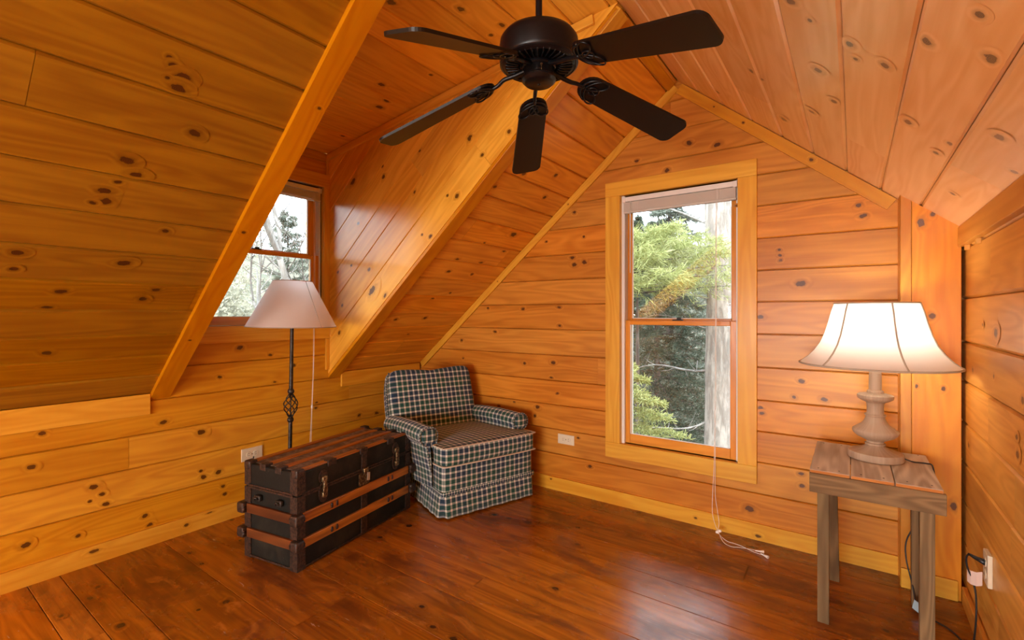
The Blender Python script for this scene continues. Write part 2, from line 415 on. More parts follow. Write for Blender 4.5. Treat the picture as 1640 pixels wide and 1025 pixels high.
# ---------------------------------------------------------------- room geometry (metres)
XL, D, XR, ZR, SL = -3.085, 2.93, -.863, 2.655, .829
XW = .398; YP = 2.812; YB = -4.5          # right wall, corner post face, rear wall
L1 = math.hypot(1, SL); ZK = ZR + SL*(XL-XR)          # knee height at the left wall
ZD = 2.397; MD = (ZR-ZD)/(XR-XL); LD = math.hypot(1, MD)
Y1, Y2 = 1.05, 2.03                        # dormer sides
Y3, Y4 = -1.65, -.55                       # second dormer, unseen behind the camera, added as an opening for fill light
ZRW = ZR - SL*(XW-XR)
class Surf:
    def __init__(s, O, U, V, N, seed): s.O, s.U, s.V, s.N = Vector(O), Vector(U).normalized(), Vector(V).normalized(), Vector(N).normalized(); s.seed = seed; s.flip = s.U.cross(s.V).dot(s.N) < 0
    def p(s, u, v, h=0.): return s.O + s.U*u + s.V*v + s.N*h
S_left = Surf((XL,0,ZK), (0,1,0), (1,0,SL), (SL,0,-1), 11)
S_right = Surf((XR,0,ZR), (0,1,0), (1,0,-SL), (-SL,0,-1), 23)
S_dceil = Surf((XL,0,ZD), (0,1,0), (1,0,MD), (MD,0,-1), 31)
S_cheek = Surf((0,Y2,0), (1,0,SL), (-SL,0,1), (0,-1,0), 41)
S_cheek2 = Surf((0,Y1,0), (1,0,SL), (-SL,0,1), (0,1,0), 43)
S_lw = Surf((XL,0,0), (0,1,0), (0,0,1), (1,0,0), 53)
S_gw = Surf((0,D,0), (1,0,0), (0,0,1), (0,-1,0), 61)
S_pw = Surf((0,YP,0), (0,0,1), (1,0,0), (0,-1,0), 67)
S_rw = Surf((XW,0,0), (0,1,0), (0,0,1), (-1,0,0), 71)
S_bw = Surf((0,YB,0), (1,0,0), (0,0,1), (0,1,0), 83)
S_fl = Surf((0,0,0), (1,0,0), (0,1,0), (0,0,1), 97)
def clip(poly, ax, val, keep_hi):
    out = []
    for i in range(len(poly)):
        a, b = poly[i-1], poly[i]
        ia = (a[ax] >= val) if keep_hi else (a[ax] <= val); ib = (b[ax] >= val) if keep_hi else (b[ax] <= val)
        if ia != ib:
            t = (val-a[ax])/(b[ax]-a[ax]); q = [a[0]+(b[0]-a[0])*t, a[1]+(b[1]-a[1])*t]; q[ax] = val; out.append(tuple(q))
        if ib: out.append(b)
    q = []
    for w in out:
        if not q or abs(w[0]-q[-1][0]) + abs(w[1]-q[-1][1]) > 1e-6: q.append(w)
    if len(q) > 1 and abs(q[0][0]-q[-1][0]) + abs(q[0][1]-q[-1][1]) < 1e-6: q.pop()
    return q
def band(poly, ax, lo, hi):
    p = clip(poly, ax, lo, True)
    return clip(p, ax, hi, False) if len(p) > 2 else []
def hsh(a, b, c): return (math.sin(a*12.9898+b*78.233+c*37.719)*43758.5453) % 1.0
class Rows:
    def __init__(s, surf, joints, umin, umax, blen=2.6, breaks=None):
        s.surf, s.j = surf, joints; s.br = []
        r = random.Random(surf.seed)
        for k in range(len(joints)-1):
            u = umin - r.uniform(0, blen); b = []
            while u < umax:
                u += r.uniform(.6, 1.3)*blen; b.append(u)
            s.br.append([umin-9] + b + [umax+9])
        if breaks:
            for k, b in breaks.items(): s.br[k] = [umin-9] + b + [umax+9]
    def row(s, v):
        for k in range(len(s.j)-1):
            if s.j[k] <= v < s.j[k+1]: return k
        return None
    def bid(s, k, u):
        b = s.br[k]; i = 0
        while i+1 < len(b) and b[i+1] <= u: i += 1
        return hsh(k, i, s.surf.seed)
def boards(mb, R, poly, g=.007, depth=.008, gap=.0012, mi=0):
    S = R.surf
    for k in range(len(R.j)-1):
        v0, v1 = R.j[k], R.j[k+1]
        if not band(poly, 1, v0, v1): continue
        for i in range(len(R.br[k])-1):
            a, b = R.br[k][i], R.br[k][i+1]
            pp = band(poly, 0, a + gap*.5, b - gap*.5)
            if len(pp) < 3: continue
            mb.cur = R.bid(k, (a+b)/2)
            for lo, hi, dl, dh in ((v0, v0+.0016, -depth-.006, -depth-.006), (v0+.0016, v0+g, -depth+.001, 0), (v0+g, v1-g*.5, 0, 0), (v1-g*.5, v1, 0, -depth)):
                q = band(pp, 1, lo, hi)
                if len(q) < 3: continue
                ar = sum(q[t-1][0]*q[t][1]-q[t][0]*q[t-1][1] for t in range(len(q)))
                if abs(ar) < 1e-7: continue
                if (ar < 0) != S.flip: q.reverse()
                mb.poly([S.p(u, v, dl + (dh-dl)*(v-lo)/(hi-lo)) for u, v in q], q, mi)
def knots(mb, R, lst, inside=None, mi=0):
    S = R.surf; rr = random.Random(S.seed+5)
    done = []
    for (u, v, s) in lst:
        k = R.row(v)
        if k is None or any(abs(u-a) < .016 and abs(v-b) < .016 for a, b in done): continue
        done.append((u, v)); hh = .0004 + .00022*(len(done) % 9)
        v0, v1 = R.j[k]+.0075, R.j[k+1]-.005
        r = .0080*s; ru = r*rr.uniform(2.8, 3.8); rv = r*2.5
        v = min(max(v, v0+r*1.15), v1-r*1.15)
        lo, hi = min(rv, v-v0), min(rv, v1-v)
        mb.cur = R.bid(k, u); n = 20; ang = rr.uniform(-.25, .25)
        c = mb.vert(S.p(u, v, hh), 1.0); ring = []; uvs = []
        for t in range(n):
            a = 2*math.pi*t/n; du, dv = math.cos(a)*ru, math.sin(a)*(hi if math.sin(a) > 0 else lo)
            du += dv*ang
            ring.append(mb.vert(S.p(u+du, v+dv, hh), 0.0)); uvs.append((u+du, v+dv))
        for t in range(n):
            t2 = (t+1) % n; q = (c, ring[t], ring[t2]); w = [(u, v), uvs[t], uvs[t2]]
            if S.flip: q = q[::-1]; w = w[::-1]
            mb.face(q, w, mi)
def rknots(seed, n, u0, u1, v0, v1, smin=.8, smax=1.7):
    r = random.Random(seed); return [(r.uniform(u0, u1), r.uniform(v0, v1), r.uniform(smin, smax)) for _ in range(n)]
def slab(mb, S, poly, h0, h1, mi=0):
    a = [S.p(u, v, h0) for u, v in poly]; b = [S.p(u, v, h1) for u, v in poly]
    n = len(poly); mb.cur = .5
    mb.poly(a, None, mi); mb.poly(b[::-1], None, mi)
    for i in range(n): mb.poly([a[i-1], a[i], b[i], b[i-1]], None, mi)
KN = {}
KN['SL']=[(0.558,1.871,1.0),(0.573,1.851,1.2),(0.605,1.824,2.0),(0.603,1.780,2.2),(0.568,1.807,0.8),(0.690,1.644,1.8),(0.540,1.475,1.8),(0.576,1.407,1.8),(0.536,1.387,1.2),(0.509,1.332,1.8),(0.520,1.289,1.8),(0.488,1.275,1.0),(0.723,1.185,1.3),(0.339,1.009,1.8),(0.339,0.928,1.2),(0.632,0.993,2.0),(0.741,0.784,1.6),(0.477,0.814,1.6),(0.450,0.702,1.5),(0.492,0.423,1.8),(0.776,0.843,1.6)]
KN['SF']=[(2.177,1.827,1.3),(2.315,1.968,1.6),(2.589,2.040,1.6),(2.662,1.874,1.7),(2.675,1.543,3.2),(2.470,1.407,1.2),(2.731,1.385,1.5),(2.599,1.220,1.5),(2.353,1.226,1.6),(2.366,1.126,1.5),(2.612,1.123,1.5),(2.555,0.916,1.2),(2.427,0.869,1.4),(2.518,0.630,1.8),(2.246,0.616,1.6),(2.486,0.436,1.0)]
KN['LW']=[(1.304,0.866,1.2),(1.418,1.036,1.8),(1.608,0.976,1.5),(0.535,0.687,1.3),(1.017,0.650,1.6),(0.498,0.539,1.4),(0.720,0.381,1.6),(0.752,0.337,1.2),(0.706,0.314,1.0),(0.769,0.278,1.6),(1.297,0.300,1.9),(1.216,0.292,1.7),(1.203,0.332,1.0),(0.932,0.164,1.4),(0.954,0.109,1.2),(0.661,0.160,1.3),(0.478,0.187,1.8),(1.321,0.207,1.4),(1.331,0.158,1.3),(1.932,0.582,1.2),(1.937,0.612,1.0),(1.637,0.797,1.0),(2.459,0.447,1.8),(2.293,0.466,1.6),(1.766,0.896,1.4),(1.203,0.558,2.0)]
KN['LB']=[(0.720,0.066,2.0),(1.123,0.049,1.2),(1.242,0.079,1.6)]
KN['GW']=[(-1.565,1.947,1.5),(-1.493,1.772,1.0),(-1.792,1.764,1.0),(-1.579,1.637,1.7),(-1.565,1.585,1.6),(-1.488,1.597,1.7),(-1.686,1.296,1.4),(-1.681,1.160,1.4),(-1.735,0.897,1.7),(-1.750,0.777,1.2),(-1.699,0.682,1.0),(-1.850,0.568,1.5),(-1.446,0.213,1.5),(-1.536,0.393,0.9),(-0.322,1.592,0.9),(-0.319,1.561,1.0),(-0.317,1.534,1.0),(-0.221,1.406,2.0),(-0.413,1.229,1.4),(-0.219,0.891,1.5),(-0.253,0.804,1.1),(-0.413,0.729,1.3),(-0.407,0.699,1.2),(-0.221,0.409,1.5),(-0.216,0.341,1.4),(-0.794,2.266,1.8),(-0.636,2.222,1.8),(0.024,1.786,1.4),(0.041,1.731,1.4),(-0.927,2.125,1.6),(-0.467,0.159,2.2),(-1.888,0.499,1.5),(-1.866,0.570,2.0),(-2.220,0.535,1.2),(-2.072,0.594,1.0),(-1.981,0.877,1.3),(-2.327,1.292,1.3),(-1.995,1.280,1.4),(-1.689,1.287,1.2),(-2.601,1.028,1.5),(-2.256,1.107,1.4),(-2.584,0.881,1.0),(-1.789,1.764,1.3),(-1.118,2.218,1.2),(-0.533,1.855,0.8),(-0.119,0.805,1.3)]
KN['GB']=[(-0.422,0.025,1.4),(-1.745,0.072,0.8),(-0.754,0.042,0.8)]
KN['PW']=[(0.228,1.658,2.4),(0.290,1.690,1.1),(0.288,1.237,1.5),(0.233,0.920,0.9),(0.325,0.916,1.0),(0.363,0.408,1.9)]
KN['CH']=[(-0.779,3.447,3.0),(-0.543,3.224,1.7),(-0.506,3.292,1.2),(-0.411,2.930,1.2),(-1.158,3.011,1.2),(-1.300,3.080,1.2),(-1.035,2.858,1.5),(-1.099,2.736,3.6),(-1.025,2.620,1.5),(-1.415,2.868,1.3),(-0.488,2.622,1.6),(-0.532,2.681,1.0),(-0.190,2.650,1.6),(-0.237,2.707,1.0),(-1.564,2.740,1.7),(-0.920,3.179,1.3),(-0.013,2.555,1.0),(0.080,2.684,1.2),(0.081,2.830,2.0),(0.274,2.637,1.5),(-0.222,3.099,1.2),(-0.537,3.216,1.2)]
KN['DC']=[(1.347,1.501,2.0),(1.577,1.691,1.8),(1.788,1.760,1.5),(1.809,1.679,1.3),(1.717,1.474,1.7),(1.716,0.981,2.0),(1.845,0.877,2.0),(1.859,0.781,2.2),(1.842,1.236,1.2)]
KN['SR']=[(1.403,0.955,1.8),(1.463,1.003,0.9),(1.507,1.111,1.8),(1.579,1.130,1.0),(1.543,1.209,1.5),(1.772,1.008,2.0),(1.984,1.056,1.7),(2.220,0.951,1.7),(1.347,1.286,1.8),(1.320,1.412,1.9),(1.183,1.362,1.2),(2.549,0.780,2.0),(2.086,0.707,1.8),(2.123,0.735,1.2),(1.861,1.298,1.6),(1.677,1.510,1.7),(2.013,1.402,1.2),(1.884,1.437,1.4),(1.871,1.592,1.3),(2.373,1.511,1.3),(2.688,0.347,1.5)]
KN['RW']=[(2.671,1.019,1.2),(2.312,1.031,1.0),(1.967,0.998,1.4),(2.748,0.695,1.3),(2.017,0.832,1.5),(2.277,1.183,2.0),(2.024,0.882,1.0),(2.477,1.207,0.8)]
st = (0.1355*L1)
# --- left slope (near part and far part) is one ceiling surface
jl = [0.] + [ (x-XL)*L1 for x in (-2.949,-2.816,-2.683,-2.548,-2.415,-2.281,-2.146,-2.008,-1.872,-1.735,-1.60,-1.465,-1.33,-1.195,-1.06,-.925)] + [(XR-XL)*L1+.001]
smax = (XR-XL)*L1
R_left = Rows(S_left, jl, YB, D, 3.2)
mb = MB(); near = [(Y4,0),(Y1,0),(Y1,smax),(Y4,smax)]; rear = [(YB,0),(Y3,0),(Y3,smax),(YB,smax)]; far = [(Y2,0),(D,0),(D,smax),(Y2,smax)]
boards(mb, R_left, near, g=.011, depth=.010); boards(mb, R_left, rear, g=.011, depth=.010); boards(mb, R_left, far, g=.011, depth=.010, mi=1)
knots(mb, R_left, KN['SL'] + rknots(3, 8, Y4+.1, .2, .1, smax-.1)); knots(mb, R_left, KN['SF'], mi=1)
for P in ([(YB-.15,-.2),(Y3-.005,-.2),(Y3-.005,smax+.05),(YB-.15,smax+.05)], [(Y4+.005,-.2),(Y1-.005,-.2),(Y1-.005,smax+.05),(Y4+.005,smax+.05)], [(Y2+.005,-.2),(D+.15,-.2),(D+.15,smax+.05),(Y2+.005,smax+.05)]): slab(mb, S_left, P, -.0175, -.12)
mb.build('ceiling_left', [M_slope, M_sfar_lit], kind='structure')
R_right = Rows(S_right, [(x-XR)*L1 for x in (-.8635,-.738,-.60,-.455,-.308,-.168,-.028,.107,.247,.385,.41)], YB, D, 4., breaks={6:[2.35], 7:[0.2]})
mb = MB(); P = [(YB,0),(D,0),(D,(XW-XR)*L1),(YB,(XW-XR)*L1)]
boards(mb, R_right, P, g=.012, depth=.009); knots(mb, R_right, KN['SR'] + rknots(4, 8, YB, .6, .1, 1.5)); slab(mb, S_right, [(YB-.1,-.1),(D+.1,-.1),(D+.1,1.75),(YB-.1,1.75)], -.0165, -.12)
mb.build('ceiling_right', M_sright, kind='structure')
R_dc = Rows(S_dceil, [max(0,(x-XL)*LD) for x in (-3.086,-2.93,-2.75,-2.565,-2.38,-2.20,-2.01,-1.83,-1.646,-1.46,-1.275,-1.09,-.905,-.862)], Y1, Y2, 5.)
mb = MB(); P = [(Y1,0),(Y2,0),(Y2,(XR-XL)*LD),(Y1,(XR-XL)*LD)]
boards(mb, R_dc, P, g=.008); boards(mb, R_dc, [(Y3,0),(Y4,0),(Y4,(XR-XL)*LD),(Y3,(XR-XL)*LD)]); slab(mb, S_dceil, [(Y3-.1,-.1),(Y4+.1,-.1),(Y4+.1,2.3),(Y3-.1,2.3)], -.0155, -.06); knots(mb, R_dc, KN['DC'] + rknots(8, 5, Y1+.1, Y2-.1, .1, 1.2)); slab(mb, S_dceil, [(Y1-.1,-.1),(Y2+.1,-.1),(Y2+.1,2.3),(Y1-.1,2.3)], -.0155, -.06)
mb.build('ceiling_dormer', M_dorm, kind='structure')
# --- dormer cheeks
S_cheek3 = Surf((0,Y4,0), (1,0,SL), (-SL,0,1), (0,-1,0), 45); S_cheek4 = Surf((0,Y3,0), (1,0,SL), (-SL,0,1), (0,1,0), 47)
for nm, S, kn in (('wall_dormer_right', S_cheek, KN['CH']), ('wall_dormer_left', S_cheek2, rknots(12, 9, -1.0, 1.0, 2.7, 3.5)), ('wall_dormer_rear_right', S_cheek3, []), ('wall_dormer_rear_left', S_cheek4, [])):
    def cu(x, z): return ((x + SL*z)/L1, (z - SL*x)/L1)
    P = [cu(XL, ZK), cu(XR, ZR), cu(XL, ZD)]
    R = Rows(S, [q/L1 for q in (3.365,3.606,3.835,4.035,4.285,4.52,4.75,4.98)], -2.2, 1.6, 6.)
    mb = MB(); boards(mb, R, P, g=.006); knots(mb, R, [q for q in kn])
    slab(mb, S, P, -.0155, -.05); mb.build(nm, M_dorm, kind='structure')
# --- left knee wall, going up into the dormer behind its window
W4 = dict(a0=-1.60, a1=-.60, z0=1.172, z1=2.15)
W2 = dict(a0=1.095, a1=1.985, z0=1.172, z1=2.15)          # dormer window opening (y, z)
jw = [0., .077,.252,.428,.600,.777,.949,1.075,1.25,1.425,1.60,1.775,1.95,2.12,2.24,2.335,2.42]
R_lw = Rows(S_lw, jw, YB, D, 3.4)
mb = MB()
Ps = [[(YB,0),(D,0),(D,ZK),(YB,ZK)], [(Y1,ZK),(Y2,ZK),(Y2,W2['z0']),(Y1,W2['z0'])], [(Y1,W2['z0']),(W2['a0'],W2['z0']),(W2['a0'],W2['z1']),(Y1,W2['z1'])],
      [(W2['a1'],W2['z0']),(Y2,W2['z0']),(Y2,W2['z1']),(W2['a1'],W2['z1'])], [(Y1,W2['z1']),(Y2,W2['z1']),(Y2,ZD),(Y1,ZD)],
      [(Y3,ZK),(Y4,ZK),(Y4,W4['z0']),(Y3,W4['z0'])], [(Y3,W4['z0']),(W4['a0'],W4['z0']),(W4['a0'],W4['z1']),(Y3,W4['z1'])], [(W4['a1'],W4['z0']),(Y4,W4['z0']),(Y4,W4['z1']),(W4['a1'],W4['z1'])], [(Y3,W4['z1']),(Y4,W4['z1']),(Y4,ZD),(Y3,ZD)]]
for P in Ps: boards(mb, R_lw, P)
knots(mb, R_lw, KN['LW'] + rknots(21, 6, YB, 0, .12, .7))
for P in Ps: slab(mb, S_lw, P, -.0155, -.11)
mb.build('wall_left', M_left, kind='structure')
# --- gable wall
W1 = dict(a0=-1.225, a1=-.527, z0=.405, z1=2.010)
jg = [0., .0775,.251,.425,.597,.769,.950,1.133,1.311,1.484,1.660,1.840,2.012,2.190,2.365,2.54,2.72]
R_gw = Rows(S_gw, jg, XL, XW, 9.)
def roofz(x): return ZR - SL*abs(x-XR)
Ps = [[(XL,0),(W1['a0'],0),(W1['a0'],roofz(W1['a0'])),(XL,ZK)], [(W1['a0'],0),(W1['a1'],0),(W1['a1'],W1['z0']),(W1['a0'],W1['z0'])],
      [(W1['a0'],W1['z1']),(W1['a1'],W1['z1']),(W1['a1'],roofz(W1['a1'])),(XR,ZR),(W1['a0'],roofz(W1['a0']))], [(W1['a1'],0),(XW,0),(XW,ZRW),(W1['a1'],roofz(W1['a1']))]]
mb = MB()
for P in Ps: boards(mb, R_gw, P)
knots(mb, R_gw, [k for k in KN['GW'] if k[1] < roofz(k[0])-.03])
def ext(P): return [(u - .12 if abs(u-XL) < 1e-6 else (u + .12 if abs(u-XW) < 1e-6 else u), v - .1 if v == 0 else (v + .14 if abs(v-roofz(u)) < 1e-6 else v)) for u, v in P]
for P in Ps: slab(mb, S_gw, ext(P), -.0155, -.11)
mb.build('wall_back', M_gable, kind='structure')
# --- corner post of vertical boards standing proud of the gable wall
R_pw = Rows(S_pw, [.176,.2165,.3835], 0, 2, 9.)
mb = MB(); P = [(0,.176),(0,.3835),(roofz(.3835),.3835),(roofz(.176),.176)]
boards(mb, R_pw, P, g=.003, depth=.002); knots(mb, R_pw, [(b, a, s) for a, b, s in KN['PW']])
mb.cur = .35
mb.poly([(.176,YP,0),(.176,YP,roofz(.176)),(.176,D,roofz(.176)),(.176,D,0)], [(0,0),(1.75,0),(1.75,.118),(0,.118)])
mb.poly([(.3835,D,0),(.3835,D,roofz(.38)),(.3835,YP,roofz(.38)),(.3835,YP,0)], [(0,0),(1.75,0),(1.75,.118),(0,.118)])
mb.build('trim_1', M_post, kind='structure')
# --- right wall
R_rw = Rows(S_rw, [0.,.075,.242,.416,.590,.767,.948,1.122,1.314,1.53,1.66], YB, YP, 1.9, breaks={5:[2.40], 6:[1.2], 3:[-.3,2.1]})
P = [(YB,0),(D,0),(D,ZRW),(YB,ZRW)]; mb = MB(); boards(mb, R_rw, P, g=.011, depth=.011); knots(mb, R_rw, KN['RW'] + rknots(27, 10, YB, 2, .1, 1.5))
slab(mb, S_rw, P, -.0185, -.11)
mb.build('wall_right', M_rwall, kind='structure')
mb = MB(); mb.cur = .7; mb.box((.371,YB,1.537),(.398,YP-.003,ZRW+.012)); 
for q in (2.735, 2.52): mb.box((.383,q-.012,1.515),(.398,q+.012,1.537))
bevel(mb.build('trim_2', M_rwall, kind='structure'), .002)
# --- floor
jf = [YB,-1.9,-1.65,-1.38,-1.1,-.86,-.6,-.35,-.12,.10,.30,.482,.592,.722,1.008,1.325,1.56,1.765,2.052,2.235,2.42,2.60,2.78,D]
R_fl = Rows(S_fl, jf, XL, XW, 5.5)
mb = MB(); P = [(XL,YB),(XW,YB),(XW,D),(XL,D)]
boards(mb, R_fl, P, g=.0035, depth=.003, gap=.002); 
knots(mb, R_fl, rknots(33, 60, XL, XW, .1, 2.9, 1., 2.2)); slab(mb, S_fl, [(XL-.1,YB-.1),(XW+.1,YB-.1),(XW+.1,D+.1),(XL-.1,D+.1)], -.0095, -.15)
mb.build('floor', M_floor, kind='structure')
# --- rear wall behind the camera, with a wide window added behind the fill lamp
W3 = dict(a0=-2.15, a1=.15, z0=.35, z1=1.45)
R_bw = Rows(S_bw, jg, XL, XW, 4.)
Ps = [[(XL,0),(W3['a0'],0),(W3['a0'],roofz(W3['a0'])),(XL,ZK)], [(W3['a0'],0),(W3['a1'],0),(W3['a1'],W3['z0']),(W3['a0'],W3['z0'])],
      [(W3['a0'],W3['z1']),(W3['a1'],W3['z1']),(W3['a1'],roofz(W3['a1'])),(XR,ZR),(W3['a0'],roofz(W3['a0']))], [(W3['a1'],0),(XW,0),(XW,ZRW),(W3['a1'],roofz(W3['a1']))]]
mb = MB()
for P in Ps: boards(mb, R_bw, P); slab(mb, S_bw, ext(P), -.0155, -.11)
mb.build('wall_front', M_gable, kind='structure')

# ---------------------------------------------------------------- trim, baseboards
def sbox(mb, S, u0, u1, v0, v1, h0, h1):
    M = Matrix(((S.U.x,S.V.x,S.N.x,S.O.x),(S.U.y,S.V.y,S.N.y,S.O.y),(S.U.z,S.V.z,S.N.z,S.O.z),(0,0,0,1)))
    mb.box((u0,v0,h0),(u1,v1,h1), 0, M)
ntrim = [3]
def trim(S, u0, u1, v0, v1, h1=.018, mat=None, kn=None, name=None, bv=.0025):
    mb = MB(); sbox(mb, S, u0, u1, v0, v1, .0, h1)
    if kn:
        for (a, b, s) in kn:
            r = .0088*s; cur = mb.cur; c = mb.vert(S.p(a, b, h1+.0006), 1.); n = 16
            rg = [mb.vert(S.p(a+math.cos(2*math.pi*t/n)*r*3, b+math.sin(2*math.pi*t/n)*min(r*2.4, b-v0-.003, v1-b-.003), h1+.0006), 0.) for t in range(n)]
            for t in range(n):
                q = (c, rg[t], rg[(t+1) % n]); mb.face(q[::-1] if S.flip else q, None)
    nm = name or 'trim_%d' % ntrim[0]
    if not name: ntrim[0] += 1
    o = mb.build(nm, mat or M_trim, kind='structure'); 
    if not kn: bevel(o, bv)
    return o
trim(S_lw, YB, D-.014, 0, .092, .014, M_trim, name='baseboard_left', kn=KN['LB'])
trim(S_gw, XL+.014, .176, 0, .090, .014, M_trim, name='baseboard_back', kn=KN['GB'])
trim(Surf((0,YP,0),(1,0,0),(0,0,1),(0,-1,0),1), .179, .372, 0, .088, .012, M_trim, name='baseboard_post')
trim(S_rw, YB, YP-.02, 0, .076, .016, M_rwall, name='baseboard_right')
trim(S_bw, XL+.014, XW-.016, 0, .090, .014, M_trim, name='baseboard_front')
# knee wall cap boards
trim(S_lw, YB, .953, .706, ZK+.004, .016); trim(S_lw, 2.131, D-.02, .706, ZK+.004, .016)
# broad casings on the slope at both dormer sides
kb = [(.997,.5,.8),(.985,1.25,.9),(1.02,1.9,.8),(.975,2.4,.7),(1.01,2.62,.9)]
trim(S_left, Y4, Y4+.09, -.045, smax-.02, .022, M_trimd); trim(S_left, Y3-.09, Y3, -.045, smax-.02, .022, M_trimd)
trim(S_left, .955, 1.047, -.045, smax-.02, .022, M_trimd, kn=kb)
trim(S_left, 2.032, 2.128, -.045, smax-.02, .022, M_trimd)
# corner strips in the dormer, ceiling-to-cheek batten, ridge batten, rake trim
trim(S_lw, 2.003, 2.029, ZK+.03, 1.068, .016); trim(S_lw, 2.010, 2.029, 2.243, ZD-.02, .014)
mb = MB(); M = Matrix.Identity(4)
Sd = Surf((XL,Y2,ZD),(1,0,MD),(-MD,0,1),(0,-1,0),1)
trim(Sd, .0, (XR-XL)*LD-.12, -.048, -.004, .018, M_dorm)
Sr = Surf((XL,D,ZK),(1,0,SL),(-SL,0,1),(0,-1,0),1)
trim(Sr, .02, smax-.03, -.052, -.003, .018, M_trim, kn=[(1.1,-.028,.5),(1.9,-.028,.6)])
Sr2 = Surf((XR,D,ZR),(1,0,-SL),(SL,0,1),(0,-1,0),1)
trim(Sr2, .045, (.176-XR)*L1-.004, -.062, -.003, .018, M_trimd, kn=[(.5,-.03,.8),(.92,-.03,1.2),(.3,-.03,.6)])
trim(S_left, Y2+.1, D-.02, smax-.075, smax-.022, .012, M_trimd)
trim(S_left, 2.035, 2.125, smax-.17, smax-.01, .030, M_trim)
# ---------------------------------------------------------------- windows
def window(idx, S, a0, a1, z0, z1, glo, gup, cw, cb, ct, sash_in=.055, lbl='', slim=None):
    """S: wall surface, outwards is -N.  glo/gup: clear glass z ranges, sw: stile width"""
    w = empty('window_%d' % idx, None, None, S.p(a0, z0, 0), 0, kind='structure')
    inv = Matrix.Translation(-w.location)
    def part(name, boxes, mat, bv=.002, parent=None):
        mb = MB()
        for (u0,u1,v0,v1,h0,h1) in boxes: sbox(mb, S, u0, u1, v0, v1, h0, h1)
        mb.v = [tuple(Vector(p) - w.location) for p in mb.v]
        o = mb.build(name, mat, parent or w); 
        if bv: bevel(o, bv)
        return o
    cl, cr = cw
    part('casing', [(a0-cl, a1+cr, z1, z1+ct, 0, .021)], M_trim)
    part('casing', [(a0-cl, a1+cr, z0-cb, z0, 0, .021)], M_trim)
    part('casing', [(a0-cl, a0-.001, z0, z1, 0, .019)], M_trim)
    part('casing', [(a1+.001, a1+cr, z0, z1, 0, .019)], M_trim)
    part('jamb', [(a0-.02, a0, z0, z1, -.14, .002), (a1, a1+.02, z0, z1, -.14, .002), (a0, a1, z1, z1+.02, -.14, .002), (a0, a1, z0-.02, z0, -.14, .002)], M_trim, .001)
    part('jamb_liner', [(a0, a0+.020, z0, z1, -.125, -.012), (a1-.014, a1, z0, z1, -.125, -.026)], M_vinyl, .001)
    x0, x1 = a0+.020, a1-.013; g0, g1 = slim
    for nm, (b, t), (r0, r1), h0, h1 in (('sash', glo, (z0+.002, glo[1]+.028), -.062, -.030), ('sash', gup, (gup[0]-.024, z1-.01), -.098, -.066)):
        o = part(nm, [(x0, g0, r0, r1, h0, h1), (g1, x1, r0, r1, h0, h1), (g0, g1, r0, b, h0, h1), (g0, g1, t, r1, h0, h1)], M_sash, .003)
        hm = (h0+h1)/2
        q = part('glass_pane', [(g0-.004, g1+.004, b-.004, t+.004, hm-.002, hm+.002)], M_glass, 0, o)
        part('glazing_bead', [(g0, g0+.004, b, t, hm+.003, hm+.010), (g1-.004, g1, b, t, hm+.003, hm+.010), (g0, g1, b, b+.004, hm+.003, hm+.010)], M_vinyl, 0, o)
    zc = glo[1] + .028; ac = (a0+a1)/2
    part('sash_lock', [(ac-.030, ac+.030, zc, zc+.008, -.060, -.036), (ac-.006, ac+.020, zc+.008, zc+.018, -.056, -.042)], M_dark, .002)
    part('screen_frame', [(x0, x0+.012, z0, z1, -.130, -.122), (x1-.012, x1, z0, z1, -.130, -.122)], M_vinyl, 0)
    return w
window(1, S_gw, W1['a0'], W1['a1'], W1['z0'], W1['z1'], (.466, 1.175), (1.215, 1.955), (.101,.098), .097, .092, slim=(-1.176,-.573))
window(2, S_lw, W2['a0'], W2['a1'], W2['z0'], W2['z1'], (1.226, 1.632), (1.668, 2.085), (.044,.044), .102, .090, slim=(1.165,1.915))
window(3, S_bw, W3['a0'], W3['a1'], W3['z0'], W3['z1'], (.41, .87), (.92, 1.40), (.09,.09), .09, .09, slim=(W3['a0']+.05, W3['a1']-.05))
window(4, S_lw, W4['a0'], W4['a1'], W4['z0'], W4['z1'], (1.226, 1.632), (1.668, 2.085), (.044,.044), .102, .090, slim=(-1.53,-.67))
